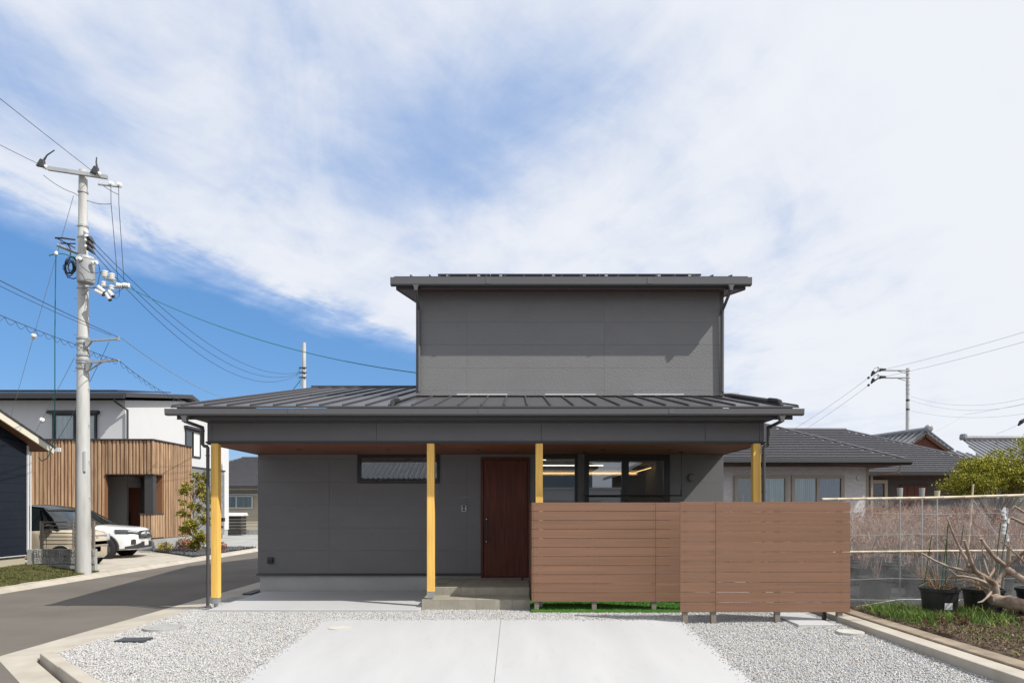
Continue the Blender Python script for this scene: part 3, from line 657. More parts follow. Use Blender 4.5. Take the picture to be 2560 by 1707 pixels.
# hanging clothes rail under the soffit
MB().tube([(1.31, 13.04, 1.88), (3.16, 13.04, 1.88)], 0.013, 8).tube([(1.31, 13.04, 1.87), (1.31, 13.04, 2.705)], 0.009, 6).tube([(3.16, 13.04, 1.87), (3.16, 13.04, 2.705)], 0.009, 6).cyl((1.31, 13.04, 1.86), (1.31, 13.04, 1.99), 0.017, n=8).cyl((3.16, 13.04, 1.86), (3.16, 13.04, 1.99), 0.017, n=8).cyl((1.31, 13.04, 2.692), (1.31, 13.04, 2.705), 0.045, n=12).cyl((3.16, 13.04, 2.692), (3.16, 13.04, 2.705), 0.045, n=12).build('clothes_rail', M['black'], house)

# ---- lower roof
def rt(Y): return 3.26 + 0.215 * (Y - 10.85)
def roof_slab(x0, x1, ya, yb, f, th, name, m, root):
    MB().prism([(x0, ya, f(ya)), (x0, yb, f(yb)), (x0, yb, f(yb) - th), (x0, ya, f(ya) - th)], (x0, 0, 0), (x1, 0, 0)).build(name, m, root)
roof_slab(-5.49, 4.50, 10.85, 13.80, rt, 0.03, 'roof', M['roofm'], house)
roof_slab(-5.49, -1.985, 13.802, 18.4, rt, 0.03, 'roof', M['roofm'], house)
MB().prism([(-5.49, 18.402, rt(18.4)), (-5.49, 25.5, 3.3), (-5.49, 25.5, 3.27), (-5.49, 18.402, rt(18.4) - 0.03)], (-5.49, 0, 0), (4.5, 0, 0)).build('roof', M['roofm'], house)
MB().box(-5.5, -1.985, 18.33, 18.47, rt(18.4) + 0.005, rt(18.4) + 0.05).build('ridge_cap', M['seam'], house)
MB().prism([(-5.40, 10.93, rt(10.93) - 0.032), (-5.40, 18.4, rt(18.4) - 0.032), (-5.40, 18.4, rt(18.4) - 0.19), (-5.40, 10.95, 3.055), (-5.40, 10.93, 3.055)], (-5.43, 0, 0), (-5.14, 0, 0)).build('eave_box', M['fascia'], house)
MB().prism([(4.136, 10.93, rt(10.93) - 0.032), (4.136, 13.79, rt(13.79) - 0.032), (4.136, 13.79, rt(13.79) - 0.19), (4.136, 10.95, 3.055), (4.136, 10.93, 3.055)], (4.136, 0, 0), (4.43, 0, 0)).build('eave_box', M['fascia'], house)
MB().box(-5.135, 4.13, 10.93, 11.355, 3.055, 3.235).build('fascia', M['fascia'], house)
MB().prism([(4.0, 13.81, 3.0), (4.0, 23.0, 3.0), (4.0, 23.0, 3.6), (4.0, 18, 4.6), (4.0, 13.81, 3.85)], (-1.98, 0, 0), (4.1, 0, 0)).build('roof_core', M['fascia'], house)
def seams(xs, ya, yb, f, name='roof_seam', hh=0.033, ww=0.026):
    x0 = xs[0]
    a = MB().prism([(x0 - ww / 2, ya, f(ya) + 0.001), (x0 + ww / 2, ya, f(ya) + 0.001), (x0 + ww / 2, ya, f(ya) + hh), (x0 - ww / 2, ya, f(ya) + hh)], (0, ya, f(ya)), (0, yb, f(yb))).build(name, M['seam'], house, bevel=0.003)
    for x in xs[1:]:
        c = a.copy(); COL.objects.link(c); c.location.x += x - x0
seam_x = [-5.33 + 0.3675 * i for i in range(27)]
seams([x for x in seam_x if x < -2.02], 10.87, 18.32, rt)
seams([x for x in seam_x if -2.0 < x < 4.12], 10.87, 13.52, rt)
seams([x for x in seam_x if x > 4.12], 10.87, 13.79, rt)
seams([-5.478], 10.87, 18.32, rt, hh=0.02, ww=0.022); seams([4.488], 10.87, 13.79, rt, hh=0.02, ww=0.022)
def gutter(x0, x1, yf, zb, zt, d, joints, root):
    prof = [(x0, yf + 0.004, zb + 0.02), (x0, yf + 0.02, zb), (x0, yf + d, zb), (x0, yf + d, zt), (x0, yf + d - 0.004, zt), (x0, yf + d - 0.004, zb + 0.006), (x0, yf + 0.022, zb + 0.006), (x0, yf + 0.010, zb + 0.022), (x0, yf + 0.006, zt), (x0, yf, zt)]
    gt = MB().prism(prof, (x0, 0, 0), (x1, 0, 0)).build('gutter', M['gutter'], root)
    for x in (x0 - 0.004, x1): MB().prism([(x, yf - 0.002, zt + 0.002), (x, yf + 0.002, zb + 0.018), (x, yf + 0.02, zb - 0.003), (x, yf + d + 0.002, zb - 0.003), (x, yf + d + 0.002, zt + 0.002)], (x, 0, 0), (x + 0.004, 0, 0)).build('end_cap', M['gutter'], gt)
    for x in joints: MB().box(x - 0.047, x + 0.047, yf - 0.004, yf - 0.001, zb + 0.022, zt + 0.001).build('joint', M['gutter'], gt)
    return gt
gutter(-5.56, 4.56, 10.80, 3.112, 3.212, 0.12, (-3.56, -0.55, 2.47), house)
def downpipe(pts, r, root, funnel=True):
    d = MB().tube(pts, r, 10).build('downpipe', M['pipe' if r < 0.029 else 'gutter'], root, smooth=True)
    if funnel:
        p = Vector(pts[0]); MB().prism([(p.x - 0.06, p.y - 0.05, p.z + 0.005), (p.x + 0.06, p.y - 0.05, p.z + 0.005), (p.x + 0.032, p.y - 0.05, p.z - 0.05), (p.x + 0.032, p.y - 0.05, p.z - 0.10), (p.x - 0.032, p.y - 0.05, p.z - 0.10), (p.x - 0.032, p.y - 0.05, p.z - 0.05)], (0, p.y - 0.05, 0), (0, p.y + 0.05, 0)).build('funnel', M['gutter'], d, bevel=0.004)
    return d
dp = downpipe([(-5.27, 10.87, 3.108), (-5.27, 10.87, 3.02), (-5.17, 11.27, 2.965), (-5.185, 11.30, 2.93), (-5.185, 11.30, 2.69), (-5.165, 11.31, 2.668), (-5.12, 11.31, 2.66), (-5.105, 11.31, 2.64), (-5.105, 11.31, -0.01)], 0.028, house)
for z in (2.5, 1.4, 0.4): MB().box(-5.14, -5.075, 11.30, 11.32, z, z + 0.02).build('bracket', M['black'], dp)
MB().cyl((-5.105, 11.31, -0.01), (-5.105, 11.31, 0.02), 0.05, n=14).build('collar', M['gutter'], dp)
dp = downpipe([(4.226, 10.87, 3.108), (4.226, 10.87, 3.02), (4.16, 11.27, 2.965), (4.175, 11.30, 2.93), (4.175, 11.30, 2.69), (4.15, 11.31, 2.668), (4.12, 11.31, 2.66), (4.105, 11.31, 2.64), (4.105, 11.31, 0.0)], 0.028, house)
for z in (2.5, 1.9): MB().box(4.07, 4.14, 11.30, 11.32, z, z + 0.02).build('bracket', M['black'], dp)

# ---- upper storey
clad(M['siding'], [-1.965, -0.979, 1.758, 4.06], [3.88, 3.98, 4.43, 4.886, 5.337, 5.79, 6.1], [], YW, YW + 0.02, house)
MB().prism([(-1.975, YW + 0.022, 3.5), (-1.975, 20.5, 3.5), (-1.975, 20.5, 6.3), (-1.975, 18, 6.9), (-1.975, YW + 0.022, 5.98)], (-1.975, 0, 0), (4.125, 0, 0)).build('upper_wall', M['siding'], house)
MB().box(-1.99, -1.968, YW - 0.004, YW + 0.05, 3.88, 5.98).box(4.063, 4.135, YW - 0.004, YW + 0.05, 3.88, 5.98).build('corner_trim', M['gutter'], house)
MB().prism([(-1.99, YW - 0.05, rt(YW - 0.05) + 0.034), (-1.99, YW + 0.0, rt(YW) + 0.034), (-1.99, YW + 0.0, 3.885), (-1.99, YW - 0.03, 3.875)], (-1.99, 0, 0), (4.14, 0, 0)).build('flashing', M['gutter'], house)
for x0, x1 in ((-1.17, -0.17), (0.575, 1.575), (2.33, 3.32)):
    MB().box(x0, x1, YW - 0.085, YW - 0.055, 3.878, 3.900).build('snow_guard', M['white_metal'], house)
MB().box(4.15, 4.50, 13.74, 13.82, rt(13.8) + 0.03, rt(13.8) + 0.075).build('ridge_cap', M['white_metal'], house)
def ut(Y): return 6.095 + 0.205 * (Y - 13.13)
roof_slab(-2.345, 4.46, 13.13, 18.0, ut, 0.03, 'upper_roof', M['roofm'], house)
MB().prism([(0, 18.002, ut(18)), (0, 21.2, 6.5), (0, 21.2, 6.3), (0, 18.002, ut(18) - 0.2)], (-2.345, 0, 0), (4.46, 0, 0)).build('upper_roof', M['roofm'], house)
def us(Y): return 5.862 + 0.205 * (Y - 13.2)
MB().prism([(0, 13.20, ut(13.2) - 0.032), (0, 18, ut(18) - 0.032), (0, 18, us(18) + 0.012), (0, 13.2, us(13.2) + 0.012)], (-2.315, 0, 0), (4.43, 0, 0)).build('eave_box', M['fascia'], house)
MB().box(-2.315, 4.43, 13.17, 13.198, 5.857, 6.06).build('fascia', M['fascia'], house)
MB().prism([(0, 13.2, us(13.2) + 0.011), (0, 18, us(18) + 0.011), (0, 18, us(18)), (0, 13.2, us(13.2))], (-2.29, 0, 0), (4.405, 0, 0)).build('soffit', M['soffit'], house)
MB().prism([(0, 13.2, us(13.2) + 0.01), (0, 18, us(18) + 0.01), (0, 18, us(18) - 0.012), (0, 13.2, us(13.2) - 0.012)], (-2.316, 0, 0), (-2.292, 0, 0)).prism([(0, 13.2, us(13.2) + 0.01), (0, 18, us(18) + 0.01), (0, 18, us(18) - 0.012), (0, 13.2, us(13.2) - 0.012)], (4.407, 0, 0), (4.431, 0, 0)).build('barge_trim', M['gutter'], house)
seams([-2.03 + 0.364 * i for i in range(18)], 13.15, 17.98, ut, hh=0.036)
gutter(-2.40, 4.51, 13.05, 5.905, 6.052, 0.115, (-0.53, 2.56), house)
downpipe([(-1.92, 13.10, 5.903), (-1.92, 13.11, 5.82), (-1.92, 13.42, 5.62), (-1.925, 13.53, 5.56), (-1.925, 13.54, 3.95), (-1.925, 13.46, 3.87), (-1.95, 13.3, rt(13.3) + 0.06), (-1.98, 11.38, rt(11.38) + 0.06)], 0.03, house)
downpipe([(4.12, 13.10, 5.903), (4.12, 13.11, 5.82), (4.10, 13.42, 5.62), (4.095, 13.53, 5.56), (4.095, 13.54, 3.95), (4.10, 13.46, 3.87), (4.20, 13.3, rt(13.3) + 0.06), (4.235, 11.38, rt(11.38) + 0.06)], 0.03, house)
for X in (-1.98, 4.235):
    MB().tube([(X, 11.40, rt(11.4) + 0.062), (X, 11.10, rt(11.1) + 0.066), (X, 10.97, rt(10.97) + 0.055), (X, 10.92, 3.28), (X, 10.91, 3.215)], 0.043, 12).build('pipe_elbow', M['black'], house, smooth=True)
# solar panels
for i in range(5):
    for r in range(3):
        x0 = -1.53 + i * 1.032; ya = 13.36 + r * 1.35; yb = ya + 1.34
        p_ = MB().prism([(0, ya, ut(ya) + 0.045), (0, yb, ut(yb) + 0.045), (0, yb, ut(yb) + 0.08), (0, ya, ut(ya) + 0.08)], (x0, 0, 0), (x0 + 1.026, 0, 0)).build('solar_panel', M['solar'], house)
        if r == 0:
            for q in ((0.2,) if i % 2 else (0.2, 0.8)): MB().box(x0 + q - 0.03, x0 + q + 0.03, ya - 0.012, ya + 0.03, ut(ya) + 0.028, ut(ya) + 0.055).build('clip', M['steel'], p_)

# ================================================================== SLATTED SCREEN FENCES
def screen(y, xa, xj, xb, posts, label, loc, extra=None):
    f = thing('screen_fence', label, 'fence', loc)
    for i in range(11):
        z0 = 0.126 + i * 0.1463
        for x0, x1 in ((xa, xj - 0.002), (xj + 0.002, xb)):
            piece('board', M['board'], x0, x1, y, y + 0.02, z0, z0 + 0.1405, f, bev=0.002)
    sc = MB()
    for X in posts:
        piece('post', M['fpost'], X - 0.038, X + 0.038, y + 0.021, y + 0.09, -0.1, 1.70, f, bev=0.003)
    sx = sorted(set([X for X in posts if abs(X - xj) > 0.1] + [xj - 0.03, xj + 0.03]))
    for X in sx:
        for i in range(11):
            for dz in (0.025, 0.115): sc.lathe([(0.005, 0), (0.005, 0.002)], (X, y, 0.126 + i * 0.1463 + dz), (0, -1, 0), 6)
    sc.build('screws', M['screw'], f, kind='stuff')
    return f
fa = screen(11.06, 0.279, 2.258, 2.86, [0.335, 1.27, 2.24, 2.82], 'reddish brown slatted screen fence set back beside the porch steps', (1.5, 11.06, 0))
for i in range(11):
    z0 = 0.126 + i * 0.1463
    piece('board', M['board'], 0.255, 0.275, 11.062, 13.35, z0, z0 + 0.1405, fa, bev=0.002)
for Y in (12.2, 13.28): piece('post', M['fpost'], 0.276, 0.34, Y - 0.03, Y + 0.03, -0.1, 1.70, fa, bev=0.003)
fb = screen(9.94, 2.39, 2.904, 4.868, [2.47, 2.885, 3.82, 4.73], 'wider reddish brown slatted screen fence standing forward over the gravel', (3.6, 9.94, 0))
t = MB().box(4.505, 4.56, 10.02, 10.07, -0.1, 0.5).build('garden_tap_post', M['black'], bevel=0.003)
tag(t, 'short black post standing behind the forward brown fence', 'post')

# ================================================================== LEFT-HAND NEIGHBOURS
# ---- navy house with its gable wall along the lane
nv = thing('house', 'navy blue house with a cream barge board and low sloping eave', 'house', (-12.6, 17.6, 0.1))
def nt_(Y): return 3.30 + 0.365 * (18.16 - Y)
MB().prism([(0, 8.0, 0.44), (0, 17.6, 0.44), (0, 17.6, nt_(17.6) - 0.19), (0, 12.8, nt_(12.8) - 0.19), (0, 8.0, nt_(17.6) - 0.19)], (-20, 0, 0), (-12.63, 0, 0)).build('wall', M['navy'], nv)
for y0, y1 in ((11.0, 13.98), (14.0, 16.4), (16.42, 17.6)):
    z = 0.45
    while z < nt_(y0):
        z1 = z + 0.227; c = 17.6 if False else None
        ya, yb = y0, y1
        top = lambda Y: nt_(Y) - 0.2 if Y > 12.8 else nt_(25.6 - Y) - 0.2
        P_ = [(0, ya, z), (0, yb, z)]
        if top(yb) >= z1 - 0.004 and top(ya) >= z1 - 0.004: P_ += [(0, yb, z1 - 0.004), (0, ya, z1 - 0.004)]
        else:
            if top(yb) <= z:
                yc = 18.16 - (z + 0.2 - 3.30) / 0.365
                if yc <= ya + 0.05: z = z1; continue
                P_[1] = (0, yc, z)
                yd = max(ya + 0.02, 18.16 - (z1 + 0.2 - 3.30) / 0.365); P_ += [(0, yd, min(z1 - 0.004, top(yd))), (0, ya, min(z1 - 0.004, top(ya)))]
            else: P_ += [(0, yb, min(z1 - 0.004, top(yb))), (0, ya, z1 - 0.004)]
        MB().prism(P_, (-12.628, 0, 0), (-12.60, 0, 0)).build('siding_board', M['navy'], nv); z = z1
MB().box(-12.605, -12.57, 17.575, 17.625, 0.44, 3.25).build('corner_trim', M['white_metal'], nv)
MB().box(-12.63, -12.585, 8, 17.62, 0.425, 0.445).build('base_trim', M['white'], nv)
MB().box(-20, -12.64, 8.02, 17.57, -0.2, 0.424).build('foundation', M['beige'], nv)
MB().prism([(0, 7.4, nt_(18.2)), (0, 12.8, nt_(12.8)), (0, 18.2, nt_(18.2)), (0, 18.2, nt_(18.2) - 0.05), (0, 12.8, nt_(12.8) - 0.05), (0, 7.4, nt_(18.2) - 0.05)], (-20.5, 0, 0), (-12.27, 0, 0)).build('roof', M['fascia'], nv)
MB().prism([(0, 12.8, nt_(12.8) - 0.052), (0, 18.16, nt_(18.16) - 0.052), (0, 18.16, nt_(18.16) - 0.215), (0, 12.8, nt_(12.8) - 0.24)], (-12.335, 0, 0), (-12.29, 0, 0)).build('barge_board', M['cream'], nv)
MB().prism([(0, 12.8, nt_(12.8) - 0.06), (0, 18.10, nt_(18.1) - 0.06), (0, 18.10, nt_(18.1) - 0.185), (0, 12.8, nt_(12.8) - 0.185)], (-20.2, 0, 0), (-12.34, 0, 0)).build('soffit', M['brownsoffit'], nv)
MB().box(-20.3, -12.20, 18.2, 18.31, 3.15, 3.26).build('gutter', M['white_metal'], nv)
MB().tube([(-12.57, 17.68, 3.1), (-12.57, 17.68, 0.2), (-12.50, 17.62, 0.12)], 0.02, 8).build('downpipe', M['white'], nv)

# ---- white house with the cedar-clad entrance block
wh = thing('house', 'white two storey house with a vertical cedar board entrance block', 'house', (-16, 28, 0))
BX, BY, BT = -14.09, 26.5, 4.34
ox0 = (264 - 1290) * BY / F            # left side of the porch opening
lw_z0, lw_z1 = 0.50, 1.40
MB().box(-24, -17.4, BY + 0.05, 29.7, 0.45, BT - 0.04).box(-17.4, ox0 - 0.03, BY + 0.05, BY + 0.2, 0.45, 2.97).build('cedar_block', M['brownsoffit'], wh)
MB().box(-17.4, BX - 0.05, BY + 0.05, 29.7, 2.97, BT - 0.04).build('cedar_block_top', M['brownsoffit'], wh)
ysd = 14.09 * F / (1290 - 407)          # where the opening ends on the lane side
MB().box(BX - 0.6, BX - 0.05, ysd + 0.03, 29.7, 0.45, 2.965).build('cedar_block_side', M['brownsoffit'], wh)
g_ = random.Random(3)
x = -22.0
while x < BX - 0.02:
    w = g_.choice((0.09, 0.11, 0.075)); pr = g_.choice((0.02, 0.045, 0.03)); x1 = min(x + w, BX)
    z0 = 0.47 if x1 < ox0 else 2.975
    piece('cedar_board', M['cedar'], x + 0.004, x1 - 0.004, BY + 0.05 - pr, BY + 0.049, z0, BT - 0.05, wh, bev=0.003); x = x1 + g_.choice((0.045, 0.06, 0.05))
y = BY
while y < 29.65:
    w = g_.choice((0.09, 0.11, 0.075)); pr = g_.choice((0.02, 0.045, 0.03)); y1 = min(y + w, 29.7)
    z0 = 0.47 if y > ysd else 2.975
    piece('cedar_board', M['cedar'], BX - 0.049, BX - 0.05 + pr, y + 0.004, y1 - 0.004, z0, BT - 0.05, wh, bev=0.003); y = y1 + g_.choice((0.045, 0.06, 0.05))
x = -14.58                                # the low parapet at the corner
while x < BX - 0.03: piece('cedar_board', M['cedar'], x, min(x + 0.095, BX), BY - 0.01, BY + 0.05, lw_z0, lw_z1, wh, bev=0.003); x += 0.135
y = BY + 0.05
while y < ysd: piece('cedar_board', M['cedar'], BX - 0.05, BX + 0.01, y, y + 0.095, lw_z0, lw_z1, wh, bev=0.003); y += 0.135
MB().box(-14.6, BX - 0.051, BY + 0.051, BY + 0.2, 0.45, 1.39).box(BX - 0.2, BX - 0.051, BY + 0.2, ysd + 0.02, 0.45, 1.39).build('parapet', M['brownsoffit'], wh)
MB().box(-14.62, BX + 0.03, BY - 0.03, BY + 0.2, 1.402, 1.45).box(BX - 0.2, BX + 0.03, BY + 0.2, ysd + 0.03, 1.402, 1.45).build('parapet_cap', M['fascia'], wh)
MB().box(-14.45, -14.12, BY + 0.06, BY + 0.3, 1.45, 2.965).build('corner_column', M['fascia'], wh)
MB().box(-24, BX + 0.03, BY - 0.03, 29.7, BT - 0.045, BT).build('coping', M['darkflash'], wh)
MB().box(ox0 - 0.03, BX + 0.02, BY - 0.015, BY + 0.04, 2.945, 2.972).box(BX - 0.03, BX + 0.02, BY + 0.04, ysd + 0.03, 2.945, 2.972).build('opening_trim', M['darkflash'], wh)
MB().box(-24, BX + 0.0, BY + 0.0, BY + 0.1, -0.1, 0.44).build('foundation', M['found'], wh)
MB().box(BX - 0.10, BX - 0.0, BY + 0.1, 29.7, -0.1, 0.44).build('foundation', M['found'], wh)
# inside the entrance
MB().box(-17.39, -16.08, 28.18, 28.28, 0.0, 2.95).build('entrance_wall', M['entry'], wh)
MB().box(-15.4, BX - 0.61, 28.0, 28.4, 0.0, 2.95).build('entrance_wall', M['darkflash'], wh)
MB().box(-16.02, -15.42, 28.22, 28.28, 0.05, 2.5).build('front_door', M['redwood'], wh)
MB().box(-15.95, -15.91, 28.12, 28.15, 0.8, 1.5).build('handle', M['black'], wh)
# upper white storey
UX, UY = -16.2, 28.3
def wtop(Y): return 6.32 + 0.15 * (Y - 28.3) if Y <= 33.4 else 7.08 - 0.22 * (Y - 33.4)
MB().prism([(0, UY, 0.46), (0, 38.5, 0.46), (0, 38.5, wtop(38.5) - 0.2), (0, 33.4, 6.88), (0, UY, 6.12)], (-30, 0, 0), (UX, 0, 0)).build('white_wall', M['white'], wh)
MB().box(-30, UX - 0.03, UY + 0.03, 38.45, -0.3, 0.458).build('foundation', M['found'], wh)
MB().prism([(0, 27.75, 6.16), (0, 33.45, 7.02), (0, 39.0, 5.80), (0, 39.0, 5.98), (0, 33.45, 7.2), (0, 27.75, 6.34)], (-31, 0, 0), (-15.85, 0, 0)).build('roof', M['fascia'], wh)
MB().box(-31, -15.88, 27.62, 27.745, 6.10, 6.24).build('gutter', M['darkflash'], wh)
MB().tube([(-16.3, 27.68, 6.1), (-16.3, 27.75, 5.98), (-16.06, 28.22, 5.7), (-16.06, 28.22, 4.35)], 0.045, 8).build('downpipe', M['fascia'], wh)
for i in range(5):
    x0 = -24.6 + i * 1.65
    MB().prism([(0, 28.0, 6.46), (0, 32.4, 7.12), (0, 32.4, 7.16), (0, 28.0, 6.50)], (x0, 0, 0), (x0 + 1.62, 0, 0)).build('solar_panel', M['solar'], wh)
# front window with shutter box
def far_window_front(x0, x1, z0, z1, y, root, cur='curtain', split=True, fm='black'):
    pn = [(x0 + 0.07, (x0 + x1) / 2 - 0.03, z0 + 0.07, z1 - 0.07), ((x0 + x1) / 2 + 0.03, x1 - 0.07, z0 + 0.07, z1 - 0.07)] if split else [(x0 + 0.07, x1 - 0.07, z0 + 0.07, z1 - 0.07)]
    w = window(x0, x1, z0, z1, pn, 0.06, root, y=y, fm=fm, gm='glassd', proud=0.05)
    MB().box(x0 + 0.05, x1 - 0.05, y + 0.04, y + 0.05, z0 + 0.05, z1 - 0.05).build('curtain', M[cur], w)
    return w
w_ = far_window_front(-19.15, -17.35, 4.2, 5.55, UY - 0.07, wh)
MB().box(-19.35, -17.25, UY - 0.2, UY - 0.001, 5.55, 5.68).build('shutter_box', M['black'], w_)
# side window on the lane side
wy0, wy1, wz0, wz1 = 33.4, 35.0, 4.2, 5.55
sw = MB().box(UX, UX + 0.05, wy0, wy0 + 0.08, wz0, wz1).box(UX, UX + 0.05, wy1 - 0.08, wy1, wz0, wz1).box(UX, UX + 0.05, wy0 + 0.08, wy1 - 0.08, wz0, wz0 + 0.08).box(UX, UX + 0.05, wy0 + 0.08, wy1 - 0.08, wz1 - 0.08, wz1).box(UX, UX + 0.05, 34.16, 34.24, wz0 + 0.08, wz1 - 0.08).build('window', M['black'], wh)
MB().box(UX + 0.01, UX + 0.02, wy0 + 0.08, 34.16, wz0 + 0.08, wz1 - 0.08).build('pane', M['cglass'], sw)
MB().box(UX + 0.01, UX + 0.02, 34.24, wy1 - 0.08, wz0 + 0.08, wz1 - 0.08).build('pane', M['curtain'], sw)
MB().box(UX, UX + 0.18, wy0 - 0.1, wy1 + 0.15, wz1 + 0.02, wz1 + 0.14).build('shutter_box', M['black'], sw)
# low slate-clad wing
MB().box(UX, -15.23, 29.7, 35.6, 0.3, 3.55).build('slate_wing', M['slate'], wh)
for r in range(12):
    z0 = 0.32 + r * 0.27; yy = 29.7 - (0.3 if r % 2 else 0)
    while yy < 35.6:
        a, b = max(yy, 29.7), min(yy + 0.6, 35.6)
        if b - a > 0.05: piece('slate_panel', M['slate'], -15.229, -15.20, a + 0.003, b - 0.003, z0, z0 + 0.264, wh, bev=0.004)
        yy += 0.6
MB().box(UX, -15.17, 29.7, 35.66, 3.55, 3.62).build('coping', M['darkflash'], wh)

# ---- beige gate pillar
t = thing('gate_pillar', 'beige gate pillar with a black letter box beside the lane', 'gate pillar', (-11.9, 27, 0))
MB().box(-12.25, -11.72, 27.0, 27.16, 0.0, 1.47).build('pillar', M['beige'], t, bevel=0.006)
MB().box(-11.715, -11.56, 26.96, 27.14, 1.12, 1.27).build('letter_box', M['black'], t, bevel=0.004)
MB().box(-11.715, -11.62, 26.98, 27.12, 0.86, 0.95).build('door_phone', M['black'], t, bevel=0.004)

# ---- split-block wall with a rail fence on top
t = thing('block_wall', 'low grey split-block wall with a brown rail fence on top', 'wall', (-11.5, 17.5, 0))
MB().box(-12.55, -10.80, 17.51, 17.62, -0.3, 0.21).build('base_course', M['found'], t)
MB().box(-12.55, -10.80, 17.53, 17.61, 0.211, 0.58).build('wall_core', M['found'], t)
for r in range(2):
    x = -10.80
    while x > -12.3:
        x0 = x - 0.39
        if r == 0: piece('block', M['blockm'], x0 + 0.005, x - 0.005, 17.49, 17.6105, 0.214, 0.398, t, bev=0.008)
        else:
            b_ = MB().box(x0 + 0.004, x - 0.004, 17.50, 17.6105, 0.402, 0.596)
            for q in range(6): b_.box(x0 + 0.014 + q * 0.063, x0 + 0.052 + q * 0.063, 17.482, 17.4995, 0.404, 0.594)
            b_.build('block', M['blockm'], t, bevel=0.003)
        x -= 0.39
for X, w in ((-12.2, 0.06), (-11.38, 0.03), (-10.87, 0.06)): MB().box(X - w / 2, X + w / 2, 17.53, 17.59, 0.597, 1.31).build('fence_post', M['fpost'], t)
for i in range(7):
    z = 1.285 - i * 0.094
    for a, b in ((-12.17, -11.395), (-11.365, -10.90)): piece('rail', M['fpost'], a, b, 17.545, 17.57, z - (0.012 if i else 0.016), z + (0.012 if i else 0.016), t, bev=0.002)

# ---- parked cars
def ring_loft(mb, rings):
    n = len(rings[0]); b = len(mb.v)
    for r in rings: mb.v += [tuple(p) for p in r]
    for i in range(len(rings) - 1):
        for k in range(n - 1): mb.f.append((b + i * n + k, b + i * n + k + 1, b + (i + 1) * n + k + 1, b + (i + 1) * n + k))
    mb.f.append(tuple(range(b + n - 1, b - 1, -1))); e = b + (len(rings) - 1) * n; mb.f.append(tuple(range(e, e + n)))
    return mb
def interp(tab, x):
    for (x0, *a), (x1, *b) in zip(tab, tab[1:]):
        if x <= x1: t = (x - x0) / (x1 - x0); t = max(0, min(1, t)); return [p + (q - p) * t for p, q in zip(a, b)]
    return list(tab[-1][1:])
def car(name, label, cat, loc, rot, spec):
    L, Wd, body_m, roof_m = spec['L'], spec['W'], spec['body'], spec['roof']
    r = thing(name, label, cat, (0, 0, 0), spec.get('group'))
    tab = spec['tab']                      # x, half width, bottom, shoulder height, top height (centre)
    xs_ = np.linspace(-L / 2, L / 2, 45); rings = []
    wr = spec['wr']; wx = spec['wheels']
    for x in xs_:
        hw, zb, zs_, zt = interp(tab, x)
        prof = [(0, zb), (hw * 0.80, zb), (hw * 0.97, zb + 0.06), (hw * 1.0, zb + 0.22), (hw * 1.0, (zb + zs_) / 2 + 0.05), (hw * 0.985, zs_ - 0.12), (hw * 0.95, zs_ - 0.02), (hw * 0.86, zs_ + 0.015), (hw * 0.5, zt - 0.01), (0, zt)]
        full = [(x, -a, z) for a, z in prof] + [(x, a, z) for a, z in reversed(prof[:-1])]
        rings.append(full)
    ring_loft(MB(), rings).build('body', M[body_m], r, smooth=True, ang=55)
    # glasshouse
    gt = spec['glass']; rings = []
    for x, hw0, hw1, z0, z1 in gt:
        prof = [(0, z0), (hw0, z0), (hw0 * 0.97 + hw1 * 0.03, z0 + 0.03), (hw1, z1 - 0.03), (hw1 * 0.93, z1), (0, z1 + 0.005)]
        rings.append([(x, -a, z) for a, z in prof] + [(x, a, z) for a, z in reversed(prof[:-1])])
    gh = ring_loft(MB(), rings).build('window_glass', M['cglass'], r, smooth=True, ang=35)
    rings = []
    for x, hw, z0, z1 in spec['rooft']:
        prof = [(0, z0), (hw, z0), (hw * 1.01, (z0 + z1) / 2), (hw * 0.93, z1 - 0.01), (0, z1 + 0.015)]
        rings.append([(x, -a, z) for a, z in prof] + [(x, a, z) for a, z in reversed(prof[:-1])])
    ring_loft(MB(), rings).build('roof', M[roof_m], r, smooth=True, ang=50)
    for s in (-1, 1):
        for pts, w in spec['pillars']:
            MB().tube([(x, s * (y_ + 0.012), z) for x, y_, z in pts], w, 5).build('pillar', M[spec.get('pillar_m', roof_m)], r, smooth=True)
        for X in wx:
            yo = s * Wd / 2
            a = []
            for k in range(13):
                t = math.pi * (k / 12) * 1.1 - 0.05 * math.pi; a.append((X + math.cos(t) * (wr + 0.055), yo * 0.985, wr + math.sin(t) * (wr + 0.06)))
            MB().tube(a, 0.035 if spec.get('clad') else 0.012, 6).build('wheel_arch', M['plastic' if spec.get('clad') else body_m], r, smooth=True)
            MB().lathe([(wr + 0.045, 0), (wr + 0.045, 0.02)], (X, yo - s * 0.012, wr), (0, s, 0), 28).build('wheel_well', M['rubber'], r)
            w = MB().lathe([(wr * 0.62, 0.0), (wr * 0.9, 0.0), (wr, 0.03), (wr, 0.19), (wr * 0.9, 0.215), (wr * 0.68, 0.22), (wr * 0.66, 0.19), (wr * 0.1, 0.18)], (X, yo - s * 0.19, wr), (0, s, 0), 30).build('wheel', M['tyre'], r, smooth=True)
            mb = MB().lathe([(wr * 0.66, 0), (wr * 0.66, 0.012), (wr * 0.60, 0.012), (wr * 0.60, 0.0)], (X, yo + s * 0.018, wr), (0, s, 0), 28)
            for q in range(5):
                t = q * 2 * math.pi / 5 + 0.3
                mb.tube([(X, yo + s * 0.02, wr), (X + math.cos(t) * wr * 0.62, yo + s * 0.012, wr + math.sin(t) * wr * 0.62)], [0.03, 0.022], 4)
            mb.cyl((X, yo, wr), (X, yo + s * 0.035, wr), 0.05, n=12).build('rim', M[spec.get('rim', 'chrome')], w)
    spec['detail'](r)
    r.location = loc; r.rotation_euler = (0, 0, rot)
    return r
